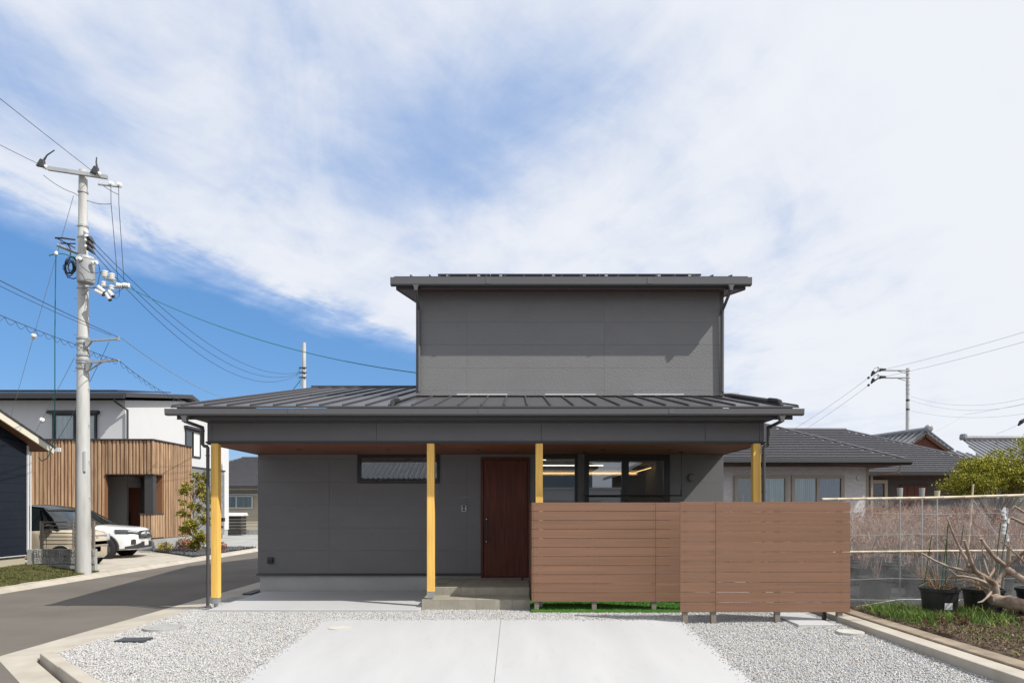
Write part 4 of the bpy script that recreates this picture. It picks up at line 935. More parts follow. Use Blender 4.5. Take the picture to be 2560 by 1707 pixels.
def wrap_front(tab, lean, ya, yb, f0, f1, name, m, r, off=0.012, n=24, th=0.03):
    """trim that follows the plan outline of the car's nose; f0/f1 give its lower and upper edge for |y|"""
    out_ = sorted([(t[1], t[0]) for t in tab if t[0] > 1.2])
    def xf(y):
        y = abs(y)
        if y <= out_[0][0]: return out_[0][1]
        for (h0, x0), (h1, x1) in zip(out_, out_[1:]):
            if y <= h1: return x0 + (x1 - x0) * (y - h0) / max(1e-6, h1 - h0)
        return out_[-1][1]
    vs = []; fs = []
    for i in range(n + 1):
        y = ya + (yb - ya) * i / n; x = xf(y) + off; z0, z1 = f0(abs(y)), f1(abs(y)); s_ = 1 if y > 0 else -1; g_ = off * (min(abs(y), 0.9) ** 4)
        for z, d in ((z0, 0), (z1, 0), (z1, th), (z0, th)):
            vs.append((x - d - max(0, z - 0.72) * lean, y + s_ * g_, z))
    for i in range(n):
        for k in range(4): fs.append((4 * i + k, 4 * i + (k + 1) % 4, 4 * i + 4 + (k + 1) % 4, 4 * i + 4 + k))
    fs += [(3, 2, 1, 0), (4 * n, 4 * n + 1, 4 * n + 2, 4 * n + 3)]
    return MB().add(vs, fs).build(name, M[m], r)
def suv_detail(r):
    tb = suv['tab']; le = 0.30
    for s in (-1, 1):
        a_, b_ = sorted((s * 0.56, s * 0.915))
        wrap_front(tb, le, a_, b_, lambda y: 0.82 + (y - 0.56) * 0.10, lambda y: 0.885 + (y - 0.56) * 0.20, 'headlight', 'headlamp', r, off=0.022)
        wrap_front(tb, le, *sorted((s * 0.60, s * 0.84)), lambda y: 0.845 + (y - 0.56) * 0.12, lambda y: 0.868 + (y - 0.56) * 0.16, 'daytime_lamp', 'lens', r, off=0.028)
        wrap_front(tb, le, a_, b_, lambda y: 0.79 + (y - 0.56) * 0.10, lambda y: 0.82 + (y - 0.56) * 0.10, 'headlight_trim', 'carblack', r, off=0.024)
        a_, b_ = sorted((s * 0.70, s * 0.80))
        wrap_front(tb, le, a_, b_, lambda y: 0.46, lambda y: 0.63 - abs(y - 0.75) * 0.6, 'fog_light', 'plastic', r, off=0.022, n=6)
        MB().box(0.62, 0.80, s * 0.92, s * 1.08, 1.06, 1.19).build('mirror', M['carblack'], r, bevel=0.02)
        MB().box(-0.98, 0.98, s * 0.915, s * 0.945, 0.24, 0.38).build('sill_cladding', M['plastic'], r)
        MB().tube([(-0.05, s * 0.945, 0.93), (-0.2, s * 0.945, 0.93)], 0.014, 5).build('handle', M['chrome'], r)
        for X in (0.78, -0.35): MB().box(X - 0.004, X + 0.004, s * 0.9285, s * 0.9315, 0.42, 1.0).build('door_seam', M['plastic'], r)
    gr = wrap_front(tb, le, -0.56, 0.56, lambda y: 0.64 + 0.02 * y, lambda y: 0.90 - 0.10 * max(0, y - 0.3), 'grille', 'plastic', r, off=0.03)
    for k in range(4):
        wrap_front(tb, le, -0.5, 0.5, lambda y: 0.69 + k * 0.046, lambda y: 0.698 + k * 0.046, 'grille_bar', 'steel', gr, off=0.036, n=10, th=0.01)
    wrap_front(tb, le, -0.88, 0.88, lambda y: 0.30 + 0.02 * y, lambda y: 0.53 - 0.16 * max(0, y - 0.35) * 1.6, 'lower_intake', 'plastic', r, off=0.02)
    wrap_front(tb, le, -0.62, 0.62, lambda y: 0.26 + 0.03 * y, lambda y: 0.33 - 0.01 * y, 'skid_plate', 'steel', r, off=0.035)
    X0 = 2.335
    e = [(X0 - 0.03, 0.10 * math.cos(t), 0.80 + 0.068 * math.sin(t)) for t in np.linspace(0, 2 * math.pi, 21)]
    e2 = [(X0 - 0.028, 0.036 * math.cos(t), 0.80 + 0.058 * math.sin(t)) for t in np.linspace(0, 2 * math.pi, 17)]
    e3 = [(X0 - 0.028, 0.08 * math.cos(t), 0.835 + 0.02 * math.sin(t)) for t in np.linspace(0, 2 * math.pi, 17)]
    MB().tube(e, 0.009, 5).tube(e2, 0.008, 5).tube(e3, 0.008, 5).build('emblem', M['chrome'], r)
    p = MB().box(X0 - 0.012, X0, -0.165, 0.165, 0.40, 0.565).build('number_plate', M['plate'], r)
    mb = MB()
    for y0, z0, w, h in ((-0.13, 0.415, 0.02, 0.07), (-0.09, 0.415, 0.05, 0.012), (-0.09, 0.475, 0.05, 0.012), (-0.02, 0.44, 0.03, 0.012), (0.03, 0.415, 0.012, 0.07), (0.07, 0.415, 0.05, 0.012), (0.108, 0.415, 0.012, 0.07), (-0.09, 0.52, 0.06, 0.025), (0.0, 0.52, 0.06, 0.025)):
        mb.box(X0 + 0.0005, X0 + 0.002, y0, y0 + w, z0, z0 + h)
    mb.build('plate_text', M['platetext'], p)
suv = dict(L=4.6, W=1.86, body='carwhite', roof='carblack', clad=True, rim='plastic', wr=0.36, wheels=(1.36, -1.33), detail=suv_detail,
    tab=[(-2.3, 0.70, 0.45, 0.80, 0.85), (-2.22, 0.84, 0.32, 0.98, 1.04), (-1.9, 0.92, 0.24, 1.06, 1.08), (-0.5, 0.93, 0.22, 1.04, 1.06), (0.6, 0.93, 0.22, 1.03, 1.07), (1.05, 0.93, 0.24, 1.02, 1.10), (1.7, 0.92, 0.26, 0.98, 1.05), (2.05, 0.87, 0.27, 0.95, 1.02), (2.2, 0.74, 0.28, 0.90, 0.985), (2.27, 0.62, 0.30, 0.86, 0.93), (2.30, 0.50, 0.34, 0.78, 0.84)],
    glass=[(-2.15, 0.72, 0.66, 1.02, 1.06), (-1.75, 0.84, 0.62, 1.02, 1.56), (-1.0, 0.88, 0.66, 1.02, 1.625), (-0.2, 0.88, 0.67, 1.02, 1.64), (0.28, 0.86, 0.64, 1.03, 1.60), (1.0, 0.80, 0.76, 1.05, 1.10)],
    rooft=[(-2.0, 0.58, 1.50, 1.55), (-1.7, 0.64, 1.56, 1.62), (-0.9, 0.68, 1.61, 1.675), (-0.1, 0.68, 1.62, 1.685), (0.3, 0.63, 1.58, 1.64), (0.42, 0.60, 1.53, 1.56)],
    pillars=[([(1.08, 0.86, 1.06), (0.70, 0.76, 1.33), (0.28, 0.66, 1.59)], 0.028), ([(-0.32, 0.875, 1.04), (-0.38, 0.68, 1.61)], 0.03), ([(-1.35, 0.86, 1.04), (-1.55, 0.66, 1.58)], 0.05), ([(-1.95, 0.80, 1.05), (-1.75, 0.62, 1.58)], 0.06)], pillar_m='carblack')
car('suv', 'white suv with a black grille parked facing the lane', 'car', (-14.85, 22.8, 0.0), R(10), suv)
def van_detail(r):
    for s in (-1, 1):
        MB().lathe([(0.085, 0), (0.085, 0.03), (0.06, 0.04)], (1.63, s * 0.575, 0.80), (1, 0, 0), 20).build('headlight', M['lens'], r)
        MB().box(1.5, 1.66, s * 0.52, s * 0.70, 0.71, 0.89).build('lamp_housing', M['chrome'], r, bevel=0.015)
        MB().box(0.78, 0.95, s * 0.73, s * 0.86, 1.02, 1.20).build('mirror', M['carblack'], r, bevel=0.02)
        for X in (0.75, -0.2): MB().box(X - 0.004, X + 0.004, s * 0.7385, s * 0.7415, 0.34, 1.02).build('door_seam', M['plastic'], r)
        MB().tube([(-0.02, s * 0.75, 0.93), (-0.16, s * 0.75, 0.93)], 0.013, 5).build('handle', M['chrome'], r)
        MB().box(1.60, 1.70, s * 0.5, s * 0.64, 0.34, 0.50).build('fog_light', M['plastic'], r, bevel=0.01)
    MB().box(1.64, 1.685, -0.50, 0.50, 0.83, 0.875).build('chrome_bar', M['chrome'], r, bevel=0.006)
    MB().box(1.64, 1.70, -0.52, 0.52, 0.60, 0.70).build('grille', M['plastic'], r)
    MB().box(1.65, 1.71, -0.52, 0.52, 0.555, 0.59).build('chrome_bar', M['chrome'], r)
    MB().box(1.686, 1.70, -0.045, -0.028, 0.76, 0.84).box(1.686, 1.70, 0.028, 0.045, 0.76, 0.84).box(1.686, 1.70, -0.028, 0.028, 0.79, 0.807).build('emblem', M['chrome'], r)
    p = MB().box(1.69, 1.70, -0.165, 0.165, 0.40, 0.54).build('number_plate', M['plate'], r)
van = dict(L=3.4, W=1.475, body='carbeige', roof='carblack', rim='chrome', wr=0.28, wheels=(1.12, -1.30), detail=van_detail,
    tab=[(-1.7, 0.66, 0.34, 0.95, 1.0), (-1.6, 0.72, 0.22, 1.04, 1.06), (-1.0, 0.74, 0.20, 1.05, 1.06), (0.9, 0.74, 0.20, 1.03, 1.07), (1.3, 0.73, 0.20, 0.99, 1.06), (1.55, 0.69, 0.20, 0.94, 1.0), (1.65, 0.60, 0.24, 0.86, 0.92), (1.70, 0.48, 0.30, 0.74, 0.80)],
    glass=[(-1.66, 0.68, 0.60, 1.02, 1.60), (-1.0, 0.71, 0.64, 1.02, 1.68), (0.3, 0.71, 0.64, 1.02, 1.69), (0.62, 0.70, 0.62, 1.02, 1.64), (1.05, 0.68, 0.66, 1.03, 1.10)],
    rooft=[(-1.68, 0.58, 1.58, 1.64), (-1.2, 0.64, 1.66, 1.725), (0.2, 0.645, 1.67, 1.735), (0.6, 0.63, 1.63, 1.69), (0.70, 0.60, 1.58, 1.61)],
    pillars=[([(1.08, 0.70, 1.05), (0.85, 0.66, 1.38), (0.60, 0.62, 1.64)], 0.028), ([(0.72, 0.72, 1.05), (0.55, 0.63, 1.63)], 0.02), ([(-0.22, 0.72, 1.05), (-0.24, 0.65, 1.66)], 0.035), ([(-1.2, 0.71, 1.05), (-1.22, 0.64, 1.64)], 0.045)])
car('van', 'beige boxy small van with a black roof parked behind the rail fence', 'van', (-13.72, 19.6, 0.0), 0.0, van)

# ---- planting bed: shrub tree, low plants, rocks
def leafy_tree(name, label, cat, base, trunk_pts, limbs, blobs, nleaf, lsize, tones, bark, seed, trunk_r=0.04, group=None):
    r = thing(name, label, cat, base, group)
    g = np.random.default_rng(seed)
    mb = MB(); n = len(trunk_pts); mb.tube(trunk_pts, [trunk_r * (1 - 0.65 * i / (n - 1)) for i in range(n)], 8)
    for L in limbs: mb.tube(L, [trunk_r * 0.5 * (1 - 0.75 * i / (len(L) - 1)) for i in range(len(L))], 6)
    mb.build('trunk', M[bark], r, smooth=True)
    P = []; tot = sum(b[3] ** 2 * b[4] for b in blobs)
    for cx, cy, cz, rr, wt in blobs:
        k = int(nleaf * rr ** 2 * wt / tot); m = max(4, int(k / 28))
        c = g.normal(size=(m, 3)); c /= np.linalg.norm(c, axis=1)[:, None]; c *= (g.random((m, 1)) ** 0.45) * rr * np.array([1, 1, 0.75])
        idx = g.integers(0, m, k); P.append(np.array([cx, cy, cz]) + c[idx] + g.normal(0, rr * 0.13, (k, 3)))
    leaves('crown', np.concatenate(P), lsize, M['stuffcol'], tones, r, None, up=0.25, seed=seed)
    return r
g = random.Random(5); b0 = pt(484, 1382, 25.0); bx, by, bz = b0
bx, by, bz = -11.75, 25.0, 0.03
limbs = []; blobs = []
for i in range(26):
    z = 0.75 + i * 0.078; a = g.uniform(0, 6.28); rr = 0.50 - 0.10 * abs(z - 1.5)
    e = (bx + math.cos(a) * rr * 0.9 + 0.1 * (z - 1) * 0.2, by + math.sin(a) * rr * 0.9, z + 0.18)
    limbs.append([(bx - 0.04 * z, by, z - 0.25), ((bx + e[0]) / 2, (by + e[1]) / 2, z), e]); blobs.append((e[0], e[1], e[2], g.uniform(0.15, 0.24), 1.0))
for i in range(6): blobs.append((bx - 0.05 + g.uniform(-.25, .45), by + g.uniform(-.3, .3), g.uniform(0.3, 0.8), 0.24, 0.8))
leafy_tree('garden_tree', 'slender yellow-green leafy tree beside the cedar block', 'tree', (bx, by, bz),
    [(bx + 0.10, by, bz), (bx + 0.03, by, 0.5), (bx - 0.03, by, 1.0), (bx - 0.06, by, 1.8), (bx - 0.02, by, 2.6)], limbs, blobs, 15000, 0.032,
    [(0.26, 0.24, 0.03), (0.36, 0.31, 0.03), (0.15, 0.16, 0.03), (0.45, 0.36, 0.03), (0.10, 0.12, 0.02)], 'barkpale', 11, 0.035)
for (x, y, rr, tn, lb) in ((-13.0, 25.3, 0.28, [(0.45, 0.36, 0.04), (0.35, 0.30, 0.05)], 'low yellow-leaved plant in the rock bed'), (-12.55, 25.9, 0.34, [(0.36, 0.09, 0.04), (0.25, 0.06, 0.03), (0.30, 0.15, 0.08)], 'low red-leaved plant behind the yellow one'),
                           (-12.8, 26.6, 0.40, [(0.16, 0.13, 0.05), (0.09, 0.10, 0.03), (0.20, 0.14, 0.07)], 'brownish green bush against the cedar block base'), (-11.2, 25.8, 0.26, [(0.33, 0.08, 0.04), (0.2, 0.05, 0.03)], 'small red-leaved plant right of the slender tree'),
                           (-10.95, 24.9, 0.16, [(0.42, 0.33, 0.10), (0.35, 0.28, 0.10)], 'dry straw-coloured tuft at the lane edge')):
    r_ = thing('garden_plant', lb, 'plant', (x, y, 0.03))
    mb = MB()
    for k in range(7):
        a = random.uniform(0, 6.28); mb.tube([(x, y, 0.02), (x + math.cos(a) * rr * 0.5, y + math.sin(a) * rr * 0.5, rr * 0.9)], [0.008, 0.004], 4)
    mb.build('stem', M['bark'], r_)
    gg = np.random.default_rng(int(abs(x * 100))); nn = 500
    d = gg.normal(size=(nn, 3)); d /= np.linalg.norm(d, axis=1)[:, None]; P = np.array([x, y, rr * 0.75]) + d * rr * gg.random((nn, 1)) ** 0.4 * np.array([1.1, 1, 0.75]); P[:, 2] = np.maximum(P[:, 2], 0.06)
    leaves('foliage', P, 0.035, M['stuffcol'], tn, r_, None, seed=int(rr * 1000))
g2 = np.random.default_rng(8); n = 3200; X = g2.uniform(-14.0, -10.8, n); Y = g2.uniform(22.9, 28.3, n); ok = (X + Y > 12.15)
X, Y = X[ok], Y[ok]; n = len(X); sc_ = g2.uniform(0.02, 0.06, (n, 1, 1)) * g2.uniform(0.7, 1.2, (n, 1, 3))
V = (base[None] * sc_ * g2.uniform(0.8, 1.2, (n, 6, 1))) + np.stack([X, Y, np.full(n, 0.045)], 1)[:, None, :]
Fc = (np.arange(n)[:, None, None] * 6 + oct_[None]).reshape(-1, 3); tn = g2.uniform(0.03, 0.13, (n, 1)) * np.array([[1, 1.02, 1.1]])
stuff_mesh('bed_stones', V.reshape(-1, 3), Fc, M['gravel'], np.repeat(tn, 6, 0))

# ---- tiled house far behind on the left, its yard wall and railing
t = thing('house', 'distant beige house with a dark tiled hip roof seen past the white house', 'house', (-16, 46, 0))
MB().box(-24, -10, 46, 54, -0.2, 3.1).build('wall', M['beige'], t)
def tiled_hip(x0, x1, y0, y1, z0, sl, root, m='tiledark', course=0.2, name='roof', th=0.036):
    """hip roof laid in stepped tile courses"""
    mb = MB(); hd = min(x1 - x0, y1 - y0) / 2; k = 0; d = 0.0
    while d < hd - 0.02:
        d1 = min(d + course, hd - 0.01); za = z0 + sl * d + th * 1.6; zb = z0 + sl * d1 + 0.005
        a = (x0 + d, x1 - d, y0 + d, y1 - d); b = (x0 + d1, x1 - d1, y0 + d1, y1 - d1)
        A = [(a[0], a[2]), (a[1], a[2]), (a[1], a[3]), (a[0], a[3])]; B_ = [(b[0], b[2]), (b[1], b[2]), (b[1], b[3]), (b[0], b[3])]
        for i in range(4):
            j = (i + 1) % 4
            mb.sheet([(A[i][0], A[i][1], za), (A[j][0], A[j][1], za), (B_[j][0], B_[j][1], zb), (B_[i][0], B_[i][1], zb)])
            u = [((p[0] - (x0 + x1) / 2), (p[1] - (y0 + y1) / 2)) for p in (A[i], A[j])]
            I = [(p[0] - 0.055 * (1 if q_[0] > 0 else -1), p[1] - 0.055 * (1 if q_[1] > 0 else -1)) for p, q_ in zip((A[i], A[j]), u)]
            mb.sheet([(I[0][0], I[0][1], za - th * 2.2), (I[1][0], I[1][1], za - th * 2.2), (I[1][0], I[1][1], za - th * 0.8), (I[0][0], I[0][1], za - th * 0.8)])
            mb.sheet([(A[i][0], A[i][1], za - th * 0.8), (A[j][0], A[j][1], za - th * 0.8), (A[j][0], A[j][1], za), (A[i][0], A[i][1], za)])
            mb.sheet([(I[0][0], I[0][1], za - th * 0.8), (I[1][0], I[1][1], za - th * 0.8), (A[j][0], A[j][1], za - th * 0.8), (A[i][0], A[i][1], za - th * 0.8)])
        d = d1
    o = mb.build(name, M[m], root)
    mb = MB()
    for (cx, cy, sx, sy) in ((x0, y0, 1, 1), (x1, y0, -1, 1), (x1, y1, -1, -1), (x0, y1, 1, -1)):
        mb.tube([(cx, cy, z0 + 0.05), (cx + sx * hd, cy + sy * hd, z0 + sl * hd + 0.045)], 0.035, 6)
    if x1 - x0 > y1 - y0: mb.tube([(x0 + hd, (y0 + y1) / 2, z0 + sl * hd + 0.06), (x1 - hd, (y0 + y1) / 2, z0 + sl * hd + 0.05)], 0.07, 6)
    mb.build('ridge_tiles', M[m], o)
    return o
tiled_hip(-25, -9.2, 45.2, 55, 3.12, 0.45, t)
MB().box(-24.9, -9.15, 45.05, 45.2, 3.0, 3.16).build('gutter', M['fascia'], t)
MB().box(-21.0, -9.4, 45.55, 46, 2.55, 2.60).build('canopy', M['white_metal'], t)
w_ = far_window_front(-19.9, -17.7, 1.65, 2.5, 45.9, t, 'curtain_green', fm='white_metal')
t = thing('yard_wall', 'pale block wall with a thin metal railing in front of the distant beige house', 'wall', (-16, 43, 0))
for i in range(14): piece('block', M['blockm'], -20.5 + i * 0.6, -19.905 + i * 0.6, 43, 43.15, -0.2, 0.32, t, bev=0.01)
for i in range(5): MB().box(-19.2 + i * 1.6, -19.16 + i * 1.6, 43.05, 43.09, 0.32, 1.15).build('railing_post', M['fpost'], t)
for z in (1.12, 0.9, 0.7, 0.5): MB().box(-19.2, -12.6, 43.06, 43.08, z, z + 0.03).build('rail', M['fpost'], t)
t = thing('garden_cart', 'black slatted bin under a white cover beside the far block wall', 'bin', (-17.0, 42, 0))
for i in range(6): MB().box(-17.7, -16.7, 41.5, 42.3, 0.05 + i * 0.19, 0.20 + i * 0.19).build('slat_crate', M['plastic'], t, bevel=0.02)
MB().prism([(0, 41.4, 1.19), (0, 42.4, 1.19), (0, 42.2, 1.38), (0, 41.6, 1.38)], (-17.8, 0, 0), (-16.6, 0, 0)).build('cover', M['white'], t, bevel=0.02)

# ================================================================== RIGHT-HAND NEIGHBOURS
t = thing('house', 'white bungalow with a dark tiled hip roof and beige framed windows', 'house', (6, 19, 0))
y1_ = 19.05
H1 = [(5.7, 7.75, 0.4, 2.56), (7.95, 9.72 + 0.0, 0.4, 2.56)]
pw = [pt(x, 1190, 19.0)[0] for x in (1836, 1971, 1975, 2111)]
MB().box(2.0, 9.83, 19.05, 26.5, -0.2, 2.86).build('wall', M['textured_white'], t)
MB().box(9.77, 9.835, 19.03, 19.06, -0.2, 2.83).build('corner_trim', M['frame_beige'], t)
def h_window(xa, xb, za, zb, y, root, curs):
    mid = (xa + xb) / 2
    w = MB()
    for q in rect_minus((xa, xb, za, zb), [(xa + 0.09, mid - 0.04, za + 0.08, zb - 0.09), (mid + 0.04, xb - 0.09, za + 0.08, zb - 0.09)]): w.box(q[0], q[1], y - 0.06, y, q[2], q[3])
    w = w.build('window', M['frame_beige'], root)
    for (a, b), c in zip(((xa + 0.09, mid - 0.04), (mid + 0.04, xb - 0.09)), curs):
        MB().box(a, b, y - 0.015, y - 0.011, za + 0.08, zb - 0.09).build('pane', M['glassd'], w)
        mb = MB(); n_ = 10; vv = []
        for i in range(n_ * 4 + 1):
            xx = a + (b - a) * i / (n_ * 4); vv.append((xx, y - 0.006 + 0.003 * math.sin(i * 1.7), za + 0.08)); vv.append((xx, y - 0.006 + 0.003 * math.sin(i * 1.7), zb - 0.09))
        mb.add(vv, [(2 * i, 2 * i + 2, 2 * i + 3, 2 * i + 1) for i in range(n_ * 4)]); mb.build('curtain', M[c], w)
    return w
h_window(pw[0], pw[1], 0.4, 2.56, 19.04, t, ('interd', 'curtain_green'))
h_window(pw[2] + 0.05, pw[3], 0.4, 2.56, 19.04, t, ('curtain_green', 'curtain_blue'))
MB().lathe([(0.08, 0), (0.08, 0.05), (0, 0.06)], (pt(2150, 1194, 19.0)[0], 19.05, pt(2150, 1194, 19.0)[2]), (0, -1, 0), 18).build('vent_cap', M['textured_white'], t)
tiled_hip(1.4, 10.45, 18.3, 27.2, 2.92, 0.46, t, course=0.19)
MB().prism([(0, 18.28, 2.96), (0, 18.16, 2.97), (0, 18.14, 2.86), (0, 18.22, 2.80), (0, 18.28, 2.80)], (1.4, 0, 0), (10.55, 0, 0)).build('gutter', M['darkflash'], t, bevel=0.004)
MB().box(1.5, 10.4, 18.285, 27.1, 2.80, 2.915).build('eave', M['redwood'], t)
MB().tube([(10.3, 18.25, 2.8), (10.3, 18.35, 2.62), (9.9, 19.0, 2.55), (9.88, 19.02, 0)], 0.035, 6).build('downpipe', M['frame_beige'], t)
t = thing('house', 'dark brown walled bungalow behind the white one with a wide tiled roof', 'house', (13, 23.6, 0))
MB().box(7.0, 16.2, 23.7, 31, -0.2, 2.8).build('wall', M['browngrey'], t)
z = 0.2
while z < 2.7: piece('siding_board', M['browngrey'], 9.9, 16.2, 23.68, 23.699, z, z + 0.2, t, bev=0.004); z += 0.205
tiled_hip(6.5, 17.2, 23.0, 31.2, 2.86, 0.45, t, course=0.19)
MB().box(6.5, 17.25, 22.87, 22.995, 2.76, 2.88).build('gutter', M['darkflash'], t)
MB().box(6.6, 17.1, 23.0, 31.1, 2.76, 2.85).build('eave', M['brownsoffit'], t)
xa, xb = pt(2177, 0, 23.6)[0], pt(2220, 0, 23.6)[0]
w_ = window(xa, xb, 0.9, 2.62, [(xa + 0.09, xb - 0.09, 1.0, 2.5)], 0.05, t, y=23.66, fm='frame_beige', gm='glassd', proud=0.05); MB().box(xa + 0.05, xb - 0.05, 23.70 - 0.015, 23.70 - 0.008, 0.95, 2.55).build('curtain', M['interd'], w_)
xa, xb = pt(2257, 0, 23.5)[0], pt(2326, 0, 23.5)[0]
for i in range(4): piece('door_panel', M['redwood'], xa + i * (xb - xa) / 4 + 0.004, xa + (i + 1) * (xb - xa) / 4 - 0.004, 23.62, 23.675, 0.1, 2.45, t, bev=0.006)
xa, xb = pt(2385, 0, 23.6)[0], pt(2401, 0, 23.6)[0]
w_ = window(xa, xb, 2.2, 2.4, [(xa + 0.04, xb - 0.04, 2.24, 2.36)], 0.05, t, y=23.66, fm='white_metal', gm='glassd', proud=0.05)

# ---- traditional tiled houses further back
def kawara(mb, x0, x1, ya, yb, za, zb, pitch=0.28, r=0.055, xa2=None, xb2=None):
    """one roof slope with rounded tile ribs; x0..x1 at the eave, xa2..xb2 at the top"""
    xa2 = x0 if xa2 is None else xa2; xb2 = x1 if xb2 is None else xb2
    mb.sheet([(x0, ya, za), (x1, ya, za), (xb2, yb, zb), (xa2, yb, zb)])
    n = max(2, int((x1 - x0) / pitch))
    for i in range(n + 1):
        x = x0 + (x1 - x0) * i / n; t = 1.0
        if x < xa2: t = (x - x0) / max(1e-6, xa2 - x0)
        if x > xb2: t = (x1 - x) / max(1e-6, x1 - xb2)
        if t < 0.05: continue
        mb.tube([(x, ya, za + 0.01), (x, ya + (yb - ya) * t, za + (zb - za) * t + 0.01)], r, 5)
    return mb
gh = thing('house', 'old house with a grey tiled gable and brown wood under its apex', 'house', (21, 35, 0))
gx, gy = 21.06, 35.0
apex = 5.62
mb = MB()     # gable roof, ridge runs away from the camera and to the left
for s in (-1, 1):
    mb.prism([(gx, gy, apex), (gx + s * 1.35, gy, apex - 0.98), (gx + s * 1.35, gy, apex - 1.10), (gx, gy, apex - 0.14)], (0, gy, 0), (-1.5, gy + 6, 0))
mb.build('gable_roof', M['tilekawara'], gh)
mb = MB()
for s in (-1, 1):
    for k in range(7):
        a = k / 6.0; mb.lathe([(0.065, 0), (0.065, 0.12)], (gx + s * (0.08 + 1.22 * a), gy - 0.02, apex - 0.08 - 0.93 * a), (0, 1, 0), 8)
    for k in range(14): mb.tube([(gx - 0.12 * k * 0.25 * 0 + s * 0.1 - k * 0.1, gy + k * 0.42, apex), (gx + s * 1.38 - k * 0.1, gy + k * 0.42, apex - 0.97)], 0.05, 5)
mb.tube([(gx, gy - 0.1, apex + 0.06), (gx - 1.5, gy + 6, apex + 0.06)], 0.13, 6)
mb.build('tile_rows', M['tilekawara'], gh)
MB().lathe([(0.2, 0), (0.2, 0.1), (0.1, 0.16)], (gx, gy - 0.12, apex + 0.10), (0, -1, 0), 12).build('ridge_end_tile', M['tilekawara'], gh)
MB().prism([(gx - 1.15, gy + 0.25, apex - 1.02), (gx + 1.15, gy + 0.25, apex - 1.02), (gx, gy + 0.25, apex - 0.16)], (0, gy + 0.25, 0), (0, gy + 0.4, 0)).build('gable_wall', M['redwood'], gh)
for s in (-1, 1): MB().prism([(gx + s * 0.02, gy + 0.1, apex - 0.15), (gx + s * 1.28, gy + 0.1, apex - 1.08), (gx + s * 1.20, gy + 0.1, apex - 1.14), (gx + s * 0.02, gy + 0.1, apex - 0.28)], (0, gy + 0.1, 0), (0, gy + 0.18, 0)).build('barge_board', M['brownsoffit'], gh)
mb = MB(); kawara(mb, gx - 6.5, gx + 4.5, gy - 3.2, gy + 0.3, 3.3, 4.62, xa2=gx - 3, xb2=gx + 1.6); kawara(mb, gx - 7.5, gx - 1.6, gy + 2.5, gy + 6, 4.1, 5.42)
mb.build('lower_roof', M['tilekawara'], gh)
MB().box(gx - 6, gx + 4, gy - 2.5, gy + 6, -0.2, 3.3).build('wall', M['hill'], gh)
gh = thing('house', 'pale walled old house with a grey tiled roof behind the round tree', 'house', (27, 36, 0))
x0 = pt(2440, 0, 36)[0]
mb = MB(); kawara(mb, x0 - 0.8, x0 + 9, 34.2, 37.0, 4.0, 5.32, xa2=x0, xb2=x0 + 9, r=0.06)
kawara(mb, x0 - 3.5, x0 + 8, 29.0, 32.0, 1.95, 2.75, r=0.06)
mb.tube([(x0 + 0.1, 37.0, 5.42), (x0 + 9, 37.0, 5.42)], 0.16, 6); mb.lathe([(0.17, 0), (0.2, 0.1), (0.17, 0.3), (0.08, 0.34)], (x0, 37.0, 5.35), (0, 0, 1), 10)
mb.build('roof', M['tilekawara'], gh)
MB().box(x0 + 0.1, x0 + 9, 35, 40, -0.2, 4.2).box(x0 - 3, x0 + 8, 30, 34.9, -0.2, 2.1).build('wall', M['hill'], gh)

# ================================================================== GARDEN ON THE RIGHT
# netting fence on bamboo rails
NY_ = 10.78
nf = thing('netting_fence', 'bamboo rail fence hung with fine clear and black netting', 'fence', (8, NY_, 0.08))
def bamboo(pts, r, name, root):
    mb = MB(); P = [Vector(p) for p in pts]; L = sum((b - a).length for a, b in zip(P, P[1:])); n = max(6, int(L / 0.28)); out_ = []; rr = []
    for i in range(n + 1):
        t = i / n * (len(P) - 1); k = min(int(t), len(P) - 2); p = P[k].lerp(P[k + 1], t - k)
        d = (P[-1] - P[0]).normalized(); out_ += [p - d * 0.012, p, p + d * 0.012]; rr += [r, r * 1.25, r]
    return mb.tube(out_, rr, 8).build(name, M['bamboo'], root, smooth=True)
bamboo([(4.75, NY_ - 0.2, 1.775), (6.5, NY_ - 0.03, 1.80), (9.0, NY_ + 0.06, 1.87), (11, NY_ + 0.1, 1.90)], 0.021, 'bamboo_rail', nf)
bamboo([(5.0, NY_ - 0.03, 0.945), (6.5, NY_, 0.96), (9.0, NY_ + 0.03, 0.975), (11, NY_ + 0.05, 0.98)], 0.017, 'bamboo_rail', nf)
bamboo([pt(2405, 1520, NY_ + 0.1), pt(2424, 1330, NY_ + 0.06), pt(2433, 1212, NY_ + 0.03)], 0.015, 'bamboo_post', nf)
def net_sheet(name, z0f, z1f, m, x0=4.98, x1=11.0, nx=40, nz=8, amp=0.03, y=NY_):
    vs = []; g = random.Random(name)
    for i in range(nx + 1):
        for k in range(nz + 1):
            X = x0 + (x1 - x0) * i / nx; z0, z1 = z0f(X), z1f(X); Z = z0 + (z1 - z0) * k / nz
            vs.append((X, y + amp * math.sin(X * 3.1 + k * 0.7) * math.sin(k * 1.1) + g.uniform(-0.008, 0.008), Z))
    mb = MB().add(vs, [(i * (nz + 1) + k, (i + 1) * (nz + 1) + k, (i + 1) * (nz + 1) + k + 1, i * (nz + 1) + k + 1) for i in range(nx) for k in range(nz)])
    return mb.build(name, m, nf, smooth=True)
net_sheet('clear_net', lambda x: 0.09, lambda x: 1.77 + 0.02 * (x - 5), M['net'])
net_sheet('black_net', lambda x: 0.06, lambda x: 0.83 + 0.03 * math.sin(x * 1.3), M['netdark'], y=NY_ + 0.04, amp=0.02)
